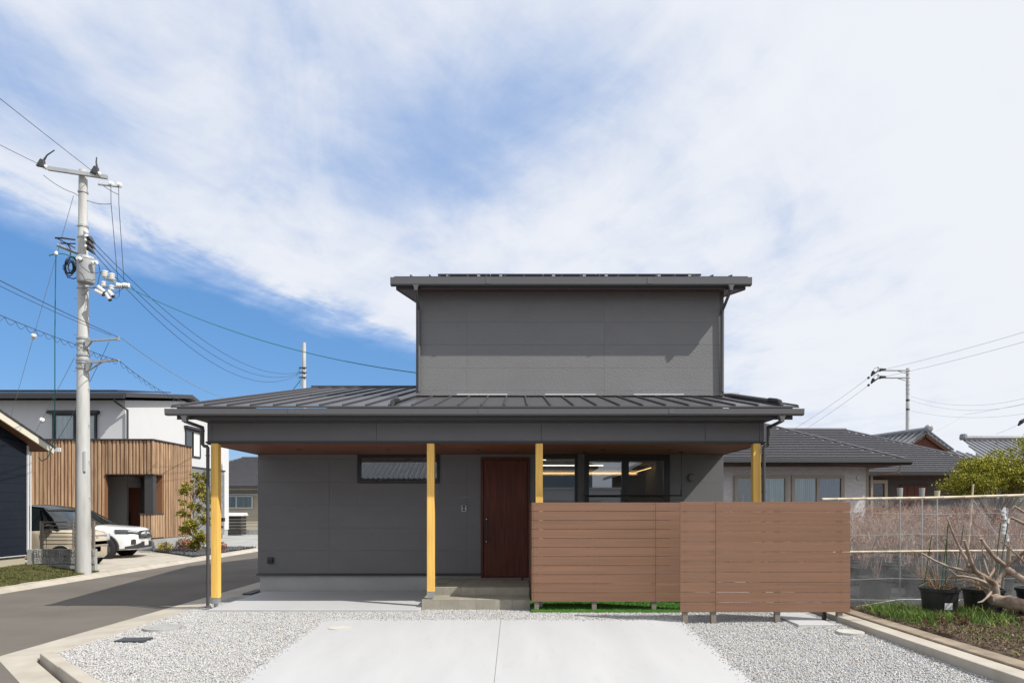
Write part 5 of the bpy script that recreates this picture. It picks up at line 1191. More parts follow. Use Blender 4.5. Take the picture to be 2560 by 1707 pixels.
for zz, yy in ((1.55, 0.0), (1.22, 0.02), (0.52, 0.01), (0.20, -0.01)):
    mb = MB(); mb.tube([(4.9 + i * 0.5, NY_ - 0.02 + yy, zz + 0.012 * math.sin(i * 1.9 + zz * 7)) for i in range(13)], 0.0035, 4).build('cord', M['wiregrey'], nf)
MB().tube([pt(2118, 1520, NY_ - 0.03), pt(2250, 1497, NY_ - 0.05), pt(2400, 1500, NY_ - 0.03)], 0.005, 5).build('cord', M['white_metal'], nf)
MB().tube([pt(2434, 1250, NY_ - 0.05), pt(2495, 1340, NY_ - 0.04)], 0.006, 5).build('cord', M['white_metal'], nf)
for i, (x, y0, y1, Yd, m_) in enumerate(((2250, 1219, 1245, 12.4, 'steel'), (2305, 1219, 1240, 12.2, 'steel'), (2343, 1226, 1240, 12.6, 'bamboo'))):
    t = thing('support_post', ('thin metal stake capped with a can, nearest the white bungalow corner', 'thin metal stake capped with a can in front of the red door', 'thin stake capped with a yellowish can beside the red door')[i], 'post', tuple(pt(x, 1271, Yd)[:2]) + (0.05,))
    a = pt(x, y1, Yd); MB().cyl((a.x, a.y, 0.0), (a.x, a.y, a.z + 0.05), 0.014, n=8).build('stake', M['steel'], t)
    b = pt(x, y0, Yd); MB().cyl((a.x, a.y, a.z), (b.x, b.y, b.z), 0.042, 0.05, n=14).build('can', M[m_], t)
t = thing('support_post', 'leaning stake wrapped in shiny white foil among the bare shrubs', 'post', (pt(2515, 0, 11.4)[0], 11.4, 0.05))
a, b = pt(2505, 1520, 11.4), pt(2519, 1270, 11.4)
MB().tube([a, b], 0.014, 8).build('stake', M['steel'], t)
mb = MB(); g = random.Random(4)
for k in range(9): mb.tube([pt(2516 + g.uniform(-6, 6), 1268 + k * 9, 11.4), pt(2513 + g.uniform(-7, 7), 1280 + k * 9, 11.4)], [0.02, 0.035], 5)
mb.build('foil', M['white_metal'], t)

# potted blueberry bushes behind the net
def pot(name_root, x, y, z, r, h, root=None, tapered=0.84):
    p = MB().lathe([(r * tapered, 0), (r * 0.97, h * 0.88), (r * 1.04, h * 0.89), (r * 1.05, h), (r * 0.96, h), (r * 0.93, h * 0.9), (0.001, h * 0.9)], (x, y, z), (0, 0, 1), 32)
    return p.build('pot', M['pot'], root, smooth=True)
def bush_segs(g, x, y, z, h, spread, nst, depth=3):
    segs = []; rad = []
    for s in range(nst):
        a = g.uniform(0, 6.28); le = g.uniform(0.1, 1.0) * spread
        tip = np.array([x + math.cos(a) * le, y + math.sin(a) * le, z + h * g.uniform(0.7, 1.05)])
        p = np.array([x + math.cos(a) * 0.03, y + math.sin(a) * 0.03, z]); N_ = 5; pr = p
        for i in range(1, N_ + 1):
            t = i / N_; q = p + (tip - p) * np.array([t ** 1.2, t ** 1.2, t]) + g.normal(0, 0.02, 3)
            r0, r1 = 0.009 * (1 - 0.75 * (i - 1) / N_), 0.009 * (1 - 0.75 * i / N_)
            segs.append((pr, q)); rad.append((r0, r1))
            if i >= 2:
                for b in range(depth):
                    d = g.normal(0, 0.6, 3); d[2] = abs(d[2]) + 0.5; d /= np.linalg.norm(d); l = g.uniform(0.10, 0.30)
                    e = q + d * l; segs.append((q, e)); rad.append((r1 * 0.6, 0.0016))
                    for c in range(2):
                        d2 = d + g.normal(0, 0.5, 3); d2 /= np.linalg.norm(d2); m0 = q + d * l * g.uniform(0.4, 0.9)
                        segs.append((m0, m0 + d2 * g.uniform(0.05, 0.14))); rad.append((0.0022, 0.0012))
            pr = q
    return segs, rad
gb = np.random.default_rng(21)
twig_tones = [(0.32, 0.17, 0.12), (0.25, 0.16, 0.12), (0.48, 0.38, 0.31), (0.20, 0.14, 0.11)]
bushes = [(pt(2188, 0, 12.2)[0], 12.2, 0.28, 'bare blueberry bush in a black pot behind the net beside the forward brown fence'),
          (pt(2305, 0, 12.4)[0], 12.4, 0.30, 'bare blueberry bush in a wide black pot behind the net'),
          (pt(2265, 0, 13.9)[0], 13.9, 0.30, 'bare blueberry bush in a black pot in the second row behind the net'),
          (pt(2160, 0, 14.2)[0], 14.2, 0.30, 'bare blueberry bush in the second row, half hidden by the brown fence'),
          (pt(2400, 0, 13.6)[0], 13.6, 0.30, 'bare blueberry bush in the second row beside the bamboo upright'),
          (pt(2490, 0, 12.6)[0], 12.6, 0.28, 'bare blueberry bush behind the net near the foil wrapped stake')]
for i, (x, y, r, lb) in enumerate(bushes):
    t = thing('blueberry_bush', lb, 'bush', (x, y, 0.05), 'potted blueberry bushes behind the netting')
    pot('pot', x, y, 0.05, r, 0.36, t); s_, rd = bush_segs(gb, x, y, 0.35, gb.uniform(0.95, 1.25), 0.38, 11)
    V, Fc = twigs(np.array(s_), np.array(rd) * 1.15); tn = np.repeat(np.array(twig_tones)[gb.integers(0, 4, len(s_))], 6, 0)
    stuff_mesh('twigs', V, Fc, M['stuffcol'], tn, t, None)
    MB().lathe([(r * 0.9, 0), (0.001, 0.02)], (x, y, 0.375), (0, 0, 1), 20).build('potting_soil', M['soil'], t)
segs = []; rads = []; lp = []
for row in range(10):
    Yr = 14.9 + row * 0.95; X = 4.9 + (row % 2) * 0.4
    while X < 15.5:
        if X / Yr < 0.80:
            s_, rd = bush_segs(gb, X + gb.uniform(-.15, .15), Yr + gb.uniform(-.2, .2), 0.25, gb.uniform(1.05, 1.36) + 0.015 * row, 0.5, 13, 3); segs += s_; rads += rd
            for _ in range(150): lp.append((X + gb.normal(0, 0.3), Yr + gb.normal(0, 0.3), gb.uniform(0.8, 1.65)))
        X += 0.68
V, Fc = twigs(np.array(segs), np.array(rads) * 1.05); tn = np.repeat(np.array(twig_tones)[gb.integers(0, 4, len(segs))] * gb.uniform(0.8, 1.5, (len(segs), 1)), 6, 0)
stuff_mesh('bare_shrubbery', V, Fc, M['stuffcol'], tn)
leaves('shrubbery_leaves', np.array(lp), 0.02, M['stuffcol'], [(0.42, 0.16, 0.06), (0.34, 0.10, 0.05), (0.5, 0.26, 0.10)], None, 'stuff', seed=33)
mb = MB()
for row in range(4):
    Yr = 14.9 + row * 0.95; X = 4.9 + (row % 2) * 0.4
    while X < 13.5: mb.lathe([(0.25, 0), (0.29, 0.32), (0.3, 0.36), (0.001, 0.33)], (X, Yr, 0.04), (0, 0, 1), 14); X += 0.85
mb.build('rows_of_pots', M['pot'], kind='stuff')

# black pots in front of the net
def potted(x, y, r, h, lb, seed, stakes, label_card=False):
    t = thing('potted_shrub', lb, 'potted plant', (x, y, 0.06)); p = pot('pot', x, y, 0.06, r, h, t)
    g = np.random.default_rng(seed); s_ = []; rd = []
    for i in range(34):
        a = g.uniform(0, 6.28); q0 = np.array([x + math.cos(a) * 0.08 * g.random(), y + math.sin(a) * 0.08 * g.random(), 0.06 + h * 0.88]); le = g.uniform(0.1, 0.45)
        q1 = q0 + np.array([math.cos(a) * le * 0.5, math.sin(a) * le * 0.5, g.uniform(0.08, 0.3)]); q2 = q1 + np.array([math.cos(a) * le * 0.5, math.sin(a) * le * 0.5, g.uniform(-0.05, 0.22)])
        s_ += [(q0, q1), (q1, q2)]; rd += [(0.006, 0.004), (0.004, 0.002)]
    V, Fc = twigs(np.array(s_), np.array(rd), 4); stuff_mesh('twigs', V, Fc, M['stuffcol'], np.tile(np.array([[0.26, 0.17, 0.085]]), (len(V), 1)), t, None)
    MB().lathe([(r * 0.9, 0), (0.001, 0.02)], (x, y, 0.06 + h * 0.905), (0, 0, 1), 20).build('potting_soil', M['soil'], t)
    for a, b in stakes: MB().tube([a, b], 0.0065, 6).build('stake', M['stem_green'], t)
    if label_card:
        MB().sheet([(x - 0.071, y - 0.228, 0.19), (x + 0.039, y - 0.231, 0.19), (x + 0.039, y - 0.242, 0.285), (x - 0.071, y - 0.239, 0.285)]).build('paper_label', M['plate'], t)
    return t
p1x = (2349 - 1290) * 9.97 / F; p2x = (2458 - 1290) * 10.2 / F; p3x = (2600 - 1290) * 9.9 / F
potted(p1x, 9.97, 0.25, 0.42, 'black pot of cut back stems with a white paper label', 41, [(pt(2353, 1470, 9.98), pt(2371, 1310, 9.98)), (pt(2364, 1470, 10.0), pt(2369, 1316, 10.0)), (pt(2388, 1465, 10.0), pt(2409, 1312, 10.0)), (pt(2310, 1466, 9.95), pt(2329, 1340, 9.95))], True)
potted(p2x, 10.2, 0.27, 0.38, 'black pot behind the pruned tree, between the other two pots', 42, [(pt(2487, 1440, 10.2), pt(2502, 1306, 10.2)), (pt(2497, 1440, 10.2), pt(2520, 1306, 10.2))])
potted(p3x, 9.9, 0.29, 0.42, 'black pot cut off by the right edge of the photo', 43, [])

# heavily pruned tree with a leaning pale trunk
pr = thing('pruned_tree', 'heavily pruned bare tree with a low leaning pale trunk', 'tree', (7.3, 9.5, 0.1))
def limb(pts, r0, r1, name='branch', m='barkpale', cap=True, n=9):
    P = [Vector(p) for p in pts]; Q = []; 
    for i in range(len(P) - 1):
        p0 = P[max(i - 1, 0)]; p1 = P[i]; p2 = P[i + 1]; p3 = P[min(i + 2, len(P) - 1)]
        for k in range(4):
            t = k / 4; Q.append(0.5 * ((2 * p1) + (p2 - p0) * t + (2 * p0 - 5 * p1 + 4 * p2 - p3) * t * t + (3 * p1 - p0 - 3 * p2 + p3) * t ** 3))
    Q.append(P[-1]); rr = [(r0 + (r1 - r0) * i / (len(Q) - 1)) * (0.82 if r0 < 0.06 else 0.95) for i in range(len(Q))]
    rr = [r * (1 + 0.06 * math.sin(i * 2.3) + (0.22 if i % 5 == 3 else 0)) for i, r in enumerate(rr)]
    b_ = MB().tube(Q, rr, n).build(name, M[m], pr, smooth=True)
    if cap:
        d = (Q[-1] - Q[-2]).normalized(); MB().cyl(Q[-1] - d * 0.001, Q[-1] + d * 0.002, rr[-1] * 0.93, n=10).build('cut_end', M['cutwood'], b_)
    return b_
def rp(zx, zy, Y): return pt(2100 + zx / 3.093, 1200 + zy / 3.093, Y)     # measured on an enlarged crop
limb([rp(1600, 1040, 9.2), rp(1420, 968, 9.3), rp(1310, 945, 9.35), rp(1215, 930, 9.45), rp(1185, 905, 9.5)], 0.098, 0.085, 'trunk', cap=False, n=12)
limb([rp(1185, 945, 9.45), rp(1150, 880, 9.4), rp(1115, 800, 9.4), rp(1095, 740, 9.4)], 0.05, 0.035, cap=False)
limb([rp(1200, 920, 9.5), rp(1205, 830, 9.5), rp(1190, 790, 9.5), rp(1120, 745, 9.45), rp(1050, 700, 9.4), rp(1010, 620, 9.35), rp(985, 540, 9.3), rp(963, 465, 9.3)], 0.055, 0.022)
limb([rp(1190, 800, 9.5), rp(1140, 750, 9.5), rp(1060, 715, 9.45), rp(960, 695, 9.4), rp(850, 670, 9.35), rp(740, 625, 9.3), rp(632, 565, 9.2)], 0.035, 0.014)
limb([rp(985, 700, 9.4), rp(990, 640, 9.45), rp(930, 530, 9.5), rp(870, 400, 9.5), rp(828, 288, 9.5)], 0.028, 0.014)
limb([rp(1150, 860, 9.4), rp(1135, 800, 9.3), rp(1060, 765, 9.2), rp(970, 745, 9.15), rp(900, 738, 9.1)], 0.028, 0.014)
limb([rp(1155, 850, 9.35), rp(1100, 820, 9.3), rp(1000, 780, 9.2), rp(900, 735, 9.1), rp(850, 690, 9.05)], 0.022, 0.01)
limb([rp(1170, 860, 9.3), rp(1140, 900, 9.2), rp(1100, 935, 9.15), rp(1068, 943, 9.1)], 0.02, 0.011)
limb([rp(1210, 900, 9.5), rp(1215, 800, 9.55), rp(1260, 730, 9.6), rp(1300, 690, 9.6), rp(1240, 630, 9.6), rp(1190, 590, 9.6), rp(1130, 510, 9.6), rp(1090, 450, 9.6)], 0.055, 0.022)
limb([rp(1290, 680, 9.6), rp(1340, 720, 9.5), rp(1420, 770, 9.4), rp(1560, 870, 9.2)], 0.05, 0.05, cap=False)
limb([rp(1295, 680, 9.6), rp(1305, 600, 9.6), rp(1310, 505, 9.6)], 0.035, 0.032)
limb([rp(1295, 670, 9.6), rp(1370, 600, 9.5), rp(1440, 540, 9.4), rp(1500, 470, 9.4)], 0.028, 0.016)
limb([rp(1150, 750, 9.5), rp(1190, 690, 9.6), rp(1180, 620, 9.7), rp(1160, 560, 9.75)], 0.022, 0.014)
limb([rp(1150, 730, 9.5), rp(1120, 640, 9.6), rp(1100, 520, 9.7)], 0.02, 0.01)
limb([rp(1450, 660, 9.4), rp(1350, 560, 9.3), rp(1245, 470, 9.2)], 0.016, 0.01)
limb([rp(1560, 420, 9.2), rp(1430, 340, 9.2), rp(1322, 288, 9.2)], 0.03, 0.02)
limb([rp(1600, 380, 9.0), rp(1440, 260, 9.0), rp(1350, 203, 9.0)], 0.026, 0.017)
limb([rp(1600, 380, 9.0), rp(1620, 700, 9.1), rp(1600, 1000, 9.2)], 0.04, 0.07, cap=False)

# grass, weeds and dead leaves on the soil
g = np.random.default_rng(51)
def scatter(n, x0, x1, y0, y1, f):
    X = g.uniform(x0, x1, n); Y = g.uniform(y0, y1, n); k = np.array([f(a, b) for a, b in zip(X, Y)]) > g.random(n); X, Y = X[k], Y[k]
    return np.stack([X, Y, np.array([zs(a, b) for a, b in zip(X, Y)])], 1)
gm = lambda a, b: max(0, 1 - ((a - 5.95) / 1.0) ** 2 * 0.9 - ((b - 9.75) / 1.0) ** 2) * (0.5 + 0.9 * max(0, mnoise.noise(Vector((a * 2.2, b * 2.2, 1))) + 0.35))
blades('garden_grass', scatter(16000, 5.22, 7.6, 8.3, 10.75, gm), 0.13, 0.0045, [(0.10, 0.19, 0.025), (0.15, 0.25, 0.035), (0.06, 0.13, 0.02), (0.22, 0.27, 0.06)], seed=6, lean=0.5)
gm2 = lambda a, b: 1.0 * max(0, mnoise.noise(Vector((a * 1.6, b * 1.6, 4))) + 0.25) * (1 if b > 8 else 0.4)
blades('weeds', scatter(22000, 5.25, 10, 6.2, 10.75, gm2), 0.05, 0.007, [(0.14, 0.19, 0.03), (0.22, 0.23, 0.05), (0.10, 0.13, 0.03)], seed=7, lean=0.8)
P = scatter(90000, 5.22, 10.2, 5.2, 10.75, lambda a, b: 0.25 + 0.5 * max(0, mnoise.noise(Vector((a * 2, b * 2, 9))) + 0.2)); P[:, 2] += g.uniform(0.0, 0.03, len(P))
leaves('leaf_litter', P, 0.014, M['stuffcol'], [(0.14, 0.085, 0.05), (0.20, 0.125, 0.07), (0.07, 0.04, 0.025), (0.27, 0.19, 0.11), (0.045, 0.028, 0.02)], None, 'stuff', up=0.12, seed=8)
rw = thing('weed_clump', 'small dark red leaved weed clump at the edge of the green grass', 'plant', (5.75, 8.95, 0.1))
P = []
for k in range(12):
    x, y = 5.62 + g.uniform(-0.22, 0.3), 8.98 + g.uniform(-0.15, 0.15); h_ = g.uniform(0.08, 0.2)
    for q in range(26): P.append((x + g.normal(0, 0.015), y + g.normal(0, 0.015), 0.1 + h_ * q / 26))
leaves('foliage', np.array(P), 0.017, M['stuffcol'], [(0.10, 0.02, 0.025), (0.14, 0.035, 0.03)], rw, None, seed=9)

# round evergreen behind the netting
blobs = []; gg = random.Random(9); limbs = []
cx, cy = pt(2535, 0, 17.5)[0], 17.5
for i in range(46):
    a = gg.uniform(0, 6.28); e = gg.random() ** 0.5; R_ = 1.75
    x = cx + math.cos(a) * R_ * e; y = cy + math.sin(a) * 1.3 * e; z = 2.15 + (1 - e * e) * 1.0 * gg.uniform(0.25, 1) + gg.uniform(-0.15, 0.1)
    blobs.append((x, y, z, gg.uniform(0.26, 0.42), 1)); 
    if i % 3 == 0: limbs.append([(cx - 0.5, cy, 1.2), ((x + cx - 0.5) / 2, (y + cy) / 2, 1.75), (x, y, z)])
tn_ev = [(0.27, 0.28, 0.02), (0.40, 0.37, 0.03), (0.18, 0.21, 0.02), (0.52, 0.44, 0.04), (0.10, 0.13, 0.015)]
leafy_tree('evergreen_tree', 'round yellow-green evergreen tree behind the netting at the right edge', 'tree', (cx, cy, 0.0),
    [(cx - 0.75, cy, 0), (cx - 0.65, cy, 0.7), (cx - 0.5, cy, 1.3), (cx - 0.3, cy, 2.0), (cx, cy, 2.6)], limbs, blobs, 70000, 0.023, tn_ev, 'bark', 12, 0.075)

# ================================================================== UTILITY POLES AND LINES
def catenary(a, b, sag, n=24):
    a, b = Vector(a), Vector(b); return [a.lerp(b, i / n) - Vector((0, 0, sag * 4 * (i / n) * (1 - i / n))) for i in range(n + 1)]
def wire(a, b, sag, r, label, m='wire', name='power_line', cat='cable', group=None, n=24):
    o = MB().tube(catenary(a, b, sag, n), r, 5).build(name, M[m], smooth=True)
    return tag(o, label, cat, group)
PX, PY = -10.78, 17.0
up = thing('utility_pole', 'tall concrete utility pole carrying a grey transformer beside the lane', 'utility pole', (PX, PY, 0.05))
MB().lathe([(0.178, -0.1), (0.095, 9.95), (0.085, 10.0), (0.0, 10.02)], (PX, PY, 0.05), (0, 0, 1), 28).build('pole', M['pole'], up, smooth=True)
def q(zx, zy, Y=17.0): return pt(zx / 3.92, 350 + zy / 3.92, Y)            # measured on an enlarged crop
def band(z, r=0.14): return MB().lathe([(r, 0), (r + 0.012, 0.01), (r + 0.012, 0.05), (r, 0.06)], (PX, PY, z), (0, 0, 1), 20).build('band', M['steel'], up)
zt = q(770, 360).z
arm = MB().prism([(PX - 0.60, PY - 0.45, zt - 0.04), (PX - 0.60, PY - 0.37, zt - 0.04), (PX - 0.60, PY - 0.37, zt + 0.05), (PX - 0.60, PY - 0.45, zt + 0.05)], (PX - 0.60, PY - 0.45, zt), (PX + 0.58, PY + 0.0, zt)).build('crossarm', M['steel'], up)
arm.data.transform(Matrix.Identity(4))
MB().cyl((PX - 0.2, PY - 0.14, zt + 0.0), (PX + 0.2, PY - 0.14, zt + 0.0), 0.014, n=8).build('u_bolt', M['steel'], up)
MB().tube([(PX - 0.58, PY - 0.40, zt), (PX - 0.63, PY - 0.43, zt + 0.02)], 0.018, 6).tube([q(1000, 395, 17.0), q(965, 437, 16.9)], 0.018, 6).build('arm_pin', M['steel'], up)
def insulator(c, ax, r=0.06, n=3, root=None, h=0.05):
    prof = []
    for k in range(n): prof += [(r * 0.55, k * h), (r, k * h + h * 0.35), (r, k * h + h * 0.7), (r * 0.55, k * h + h * 0.95)]
    return MB().lathe(prof, c, ax, 16).build('insulator', M['porcelain'], root or up, smooth=True, ang=50)
iL = Vector((PX - 0.60, PY - 0.42, zt + 0.01)); iR = Vector((PX + 0.48, PY - 0.06, zt + 0.02))
for c, tipx, tipz in ((iL, 0.30, 0.30), (iR, 0.02, 0.33)):
    insulator(c, (-1, -0.35, 0.35), 0.055, 2)
    d = c + Vector((-0.10, -0.04, 0.05))
    MB().prism([(d.x - 0.14, d.y - 0.04, d.z - 0.03), (d.x + 0.06, d.y - 0.04, d.z - 0.07), (d.x + 0.07, d.y - 0.04, d.z + 0.10), (d.x - 0.03, d.y - 0.04, d.z + 0.15)], (0, d.y - 0.04, 0), (0, d.y + 0.03, 0)).build('line_cover', M['guard'], up, bevel=0.01)
    MB().tube([d + Vector((0.03, 0, 0.1)), d + Vector((tipx * 0.4, 0, 0.24)), d + Vector((tipx, 0, 0.36))], [0.03, 0.018, 0.014], 6).build('bird_guard', M['guard'], up)
a2 = MB().tube([q(960, 435, 16.9), q(1190, 462, 17.1)], 0.022, 6).build('side_arm', M['steel'], up)
for zx, zy in ((1085, 425), (1165, 435)): insulator(q(zx - 14, zy, 17.0), (0.9, 0, -0.25), 0.058, 2)
for zx, a_, b_ in ((1085, (1085, 445), (1155, 1395)), (1162, (1162, 455), (1215, 1395))):
    MB().tube([q(*a_, 17.0), q(a_[0] + 2, a_[1] + 170, 17.0), q(*b_, 16.9)], 0.0075, 5).build('drop_wire', M['wire'], up)
MB().tube(catenary(q(425, 345), q(725, 520), 0.05) + catenary(q(725, 520), q(1090, 625), 0.10), 0.007, 5).build('jumper_wire', M['wire'], up)
MB().tube(catenary(q(970, 415), q(1163, 535), 0.03), 0.007, 5).build('jumper_wire', M['wire'], up)
for zy in (525, 860, 968, 1465): band(q(0, zy).z, 0.105 + (q(0, 525).z - q(0, zy).z) * 0.0085)
MB().tube([q(830, 890, 16.85), q(840, 1060, 16.85)], 0.035, 6).build('rack', M['steel'], up)
for zy in (905, 945, 985, 1045): insulator(q(828, zy, 16.8), (1, 0, 0.1), 0.05, 1, h=0.09)
ends = []
for zy in (960, 1010, 1062):
    MB().tube([q(855, zy, 16.8), q(880, zy + 5, 16.8), q(932, zy + 58, 16.8)], [0.05, 0.065, 0.015], 8).build('cable_sleeve', M['rubber'], up, smooth=True); ends.append(q(932, zy + 58, 16.8))
MB().tube([q(555, 1030, 16.6), q(760, 1110, 16.9)], 0.04, 4).build('bracket_arm', M['steel'], up)
MB().tube([q(540, 960, 16.6), q(620, 962, 16.6), q(735, 978, 16.85)], 0.02, 6).build('cable', M['rubber'], up)
MB().tube([q(560, 965, 16.6), q(650, 1010, 16.6), q(735, 1060, 16.85)], 0.012, 6).build('cable', M['rubber'], up)
MB().tube([q(600, 1010, 16.6), q(660, 1015, 16.6), q(735, 1015, 16.85)], 0.018, 6).build('cable', M['rubber'], up)
g = random.Random(17); mb = MB()
for k in range(12):
    cx_, cy_ = 690 + g.uniform(-18, 18), 1235 + g.uniform(-20, 20); rx, ry = g.uniform(30, 62), g.uniform(45, 85); ph = g.uniform(0, 6.28)
    mb.tube([q(cx_ + rx * math.cos(t + ph), cy_ + ry * math.sin(t + ph), 16.7 + 0.06 * math.sin(t * 2 + k)) for t in np.linspace(0, g.uniform(4.5, 6.3), 18)], 0.010, 5)
mb.build('cable_coil', M['rubber'], up)
MB().tube([q(690, 1130, 16.7), q(690, 1060, 16.75), q(650, 1010, 16.7)], 0.014, 6).tube([q(640, 1280, 16.7), q(660, 1345, 16.7), q(720, 1360, 16.75), q(760, 1345, 16.8)], 0.012, 6).build('cable', M['rubber'], up)
T0, T1 = q(840, 1400, 16.62), q(840, 1165, 16.62); tr_ = (918 - 762) / 2 / 3.92 * 16.62 / F
tk = MB().lathe([(tr_ * 0.93, 0), (tr_ * 0.96, 0.02), (tr_, 0.05), (tr_, T1.z - T0.z - 0.03), (tr_ * 1.05, T1.z - T0.z - 0.028), (tr_ * 1.05, T1.z - T0.z + 0.01), (tr_ * 0.9, T1.z - T0.z + 0.05), (0, T1.z - T0.z + 0.07)], (T0.x, T0.y, T0.z), (0, 0, 1), 36).build('transformer', M['trafo'], up, smooth=True)
MB().box(T0.x + 0.02, T0.x + 0.06, T0.y - tr_ - 0.03, T0.y - tr_ + 0.02, T1.z - 0.10, T1.z + 0.03).build('lug', M['trafo'], tk)
MB().lathe([(0.05, 0), (0.055, 0.03), (0.03, 0.05), (0.045, 0.08)], q(785, 1168, 16.4), (-0.3, -1, 0.1), 14).build('bushing', M['porcelain'], tk)
MB().lathe([(0.05, 0), (0.055, 0.06), (0.03, 0.08), (0.045, 0.14)], q(900, 1205, 16.5), (1, -0.2, 0.1), 14).build('bushing', M['porcelain'], tk)
MB().tube([q(770, 1180, 16.38), q(800, 1240, 16.38), q(870, 1295, 16.38), q(940, 1305, 16.5), q(990, 1290, 16.7)], 0.008, 5).tube([q(945, 1205, 16.5), q(970, 1230, 16.6), q(975, 1280, 16.7)], 0.008, 5).tube([q(990, 1290, 16.7), q(970, 1340, 16.7), q(955, 1430, 16.7)], 0.008, 5).build('lead_wire', M['wire'], up)
MB().tube([q(815, 1445, 16.9), q(1275, 1445, 16.9)], 0.022, 6).tube([q(815, 1510, 16.9), q(860, 1462, 16.9)], 0.03, 5).tube([q(1020, 1350, 16.7), q(1150, 1410, 16.9)], 0.03, 5).build('lower_arm', M['steel'], up)
for zx, zy in ((1025, 1345), (1095, 1370)): insulator(q(zx, zy, 16.75), (0, 0, 1), 0.072, 3, h=0.055)
for zx, zy in ((1015, 1432), (1092, 1470)): insulator(q(zx, zy, 16.75), (0, 0, 1), 0.062, 2, h=0.06)
for zx in (1140, 1205): insulator(q(zx, 1420, 16.85), (1, 0, -0.1), 0.055, 3, h=0.055)
for (x0_, y0_, x1_, y1_) in ((935, 1475, 1010, 1510), (960, 1435, 1025, 1490), (1040, 1500, 1075, 1560), (1065, 1480, 1105, 1525)):
    MB().tube([q(x0_, y0_, 16.7), q(x1_, y1_, 16.7)], 0.045, 8).build('cutout_fuse', M['porcelain'], up, smooth=True)
    MB().tube([q(x1_ - 3, y1_ - 4, 16.7), q(x1_ + 6, y1_ + 12, 16.7)], 0.042, 8).build('fuse_cap', M['rubber'], up)
MB().tube([q(1168, 1400, 16.9), q(1168, 1530, 16.9), q(1130, 1555, 16.8), q(1100, 1545, 16.75)], 0.007, 5).tube([q(1215, 1440, 16.9), q(1180, 1475, 16.8), q(1100, 1510, 16.7)], 0.007, 5).build('lead_wire', M['wire'], up)
def q3(zx, zy, Y=17.0): return pt(zx / 3.675, 750 + zy / 3.675, Y)
MB().prism([q3(775, 365, 16.85), q3(1085, 345, 16.85), q3(1085, 360, 16.85), q3(775, 378, 16.85)], (0, 0, 0), (0, 0.07, 0)).prism([q3(780, 378, 16.85), q3(835, 378, 16.85), q3(800, 425, 16.85), q3(780, 425, 16.85)], (0, 0, 0), (0, 0.07, 0)).build('bracket_arm', M['steel'], up)
MB().tube([q3(1085, 335, 16.88), q3(1088, 375, 16.88)], 0.03, 6).build('clamp', M['steel'], up)
MB().prism([q3(785, 560, 16.85), q3(1080, 540, 16.85), q3(1085, 556, 16.85), q3(790, 580, 16.85)], (0, 0, 0), (0, 0.06, 0)).prism([q3(785, 580, 16.85), q3(835, 580, 16.85), q3(800, 650, 16.85), q3(785, 650, 16.85)], (0, 0, 0), (0, 0.07, 0)).build('bracket_arm', M['steel'], up)
MB().tube([q3(810, 650, 16.88), q3(950, 560, 16.88)], 0.022, 5).build('brace', M['steel'], up)
for zy in (365, 410, 520, 565, 590, 638): band(q3(0, zy).z, 0.137 + (6.0 - q3(0, zy).z) * 0.01)
z = 1.9; s = 1
while z < 9.0:
    rr = 0.178 - 0.083 * z / 10 + 0.001
    MB().cyl((PX + s * rr * 0.9, PY - 0.02, z), (PX + s * (rr + 0.075), PY - 0.03, z), 0.008, n=6).build('step_bolt', M['steel'], up); s = -s; z += 0.45
MB().box(PX + 0.10, PX + 0.155, PY - 0.150, PY - 0.115, 2.55, 3.05).build('notice_plate', M['white'], up)
# lines leaving the near pole
A1 = iL + Vector((-0.16, -0.06, 0.06)); A2 = iR + Vector((-0.16, -0.06, 0.05))
wire(A2, pt(-420, -90, 9.0), 0.02, 0.0065, 'upper bare power line coming in from the top left to the pole', group='power lines')
wire(A1, pt(-420, 140, 9.0), 0.03, 0.0065, 'lower bare power line reaching the left end of the top crossarm', group='power lines')
for a, (dx, sg, lb) in zip(ends, ((0, 0.55, 'highest'), (0, 0.75, 'middle'), (0, 0.95, 'lowest'))):
    wire(a, pt(749, 925 + sg * 10, 34.5), sg + 0.5, 0.008, lb + ' of the three dark cables running to the far left pole', group='three cables to the far pole')
wire(q(1280, 1455, 16.9), (-2.0, 13.95, pt(1040, 931, 13.9)[2]), 0.30, 0.010, 'teal service cable sagging from the pole to the upper storey wall', 'teal', group='service cables')
wire(pt(-300, 545, 9.5), q3(1085, 340, 16.8), 0.05, 0.008, 'upper of two thin cables reaching the higher side bracket', 'wire', group='telephone cables')
wire(pt(-300, 560, 9.5), q3(1020, 325, 16.8), 0.08, 0.006, 'lower of two thin cables reaching the higher side bracket', 'wire', group='telephone cables')
wire(q3(1110, 345, 16.85), pt(590, 1002, 30), 0.25, 0.009, 'thin pale cable running from the higher bracket down behind the porch roof', 'wirepale', group='telephone cables')
def looped(a, b, sag, nl, label):
    pts = catenary(a, b, sag, nl * 2); mb = MB().tube(pts, 0.0075, 5)
    for i in range(nl):
        p0, p1 = pts[2 * i], pts[2 * i + 2]
        mb.tube([p0.lerp(p1, k / 6) - Vector((0, 0, 0.11 * math.sin(math.pi * k / 6))) for k in range(7)], 0.005, 4)
    return tag(mb.build('telephone_cable', M['wire']), label, 'cable', 'telephone cables')
looped(pt(-300, 655, 9.5), q3(690, 405, 16.7), 0.05, 16, 'telephone cable hung in small loops left of the concrete pole')
looped(q3(690, 405, 16.7), q3(1085, 553, 16.8), 0.03, 7, 'short looped telephone cable crossing the front of the concrete pole')
looped(q3(1100, 560, 16.85), pt(486, 1010, 26), 0.18, 17, 'telephone cable hung in small loops right of the pole towards the white house')
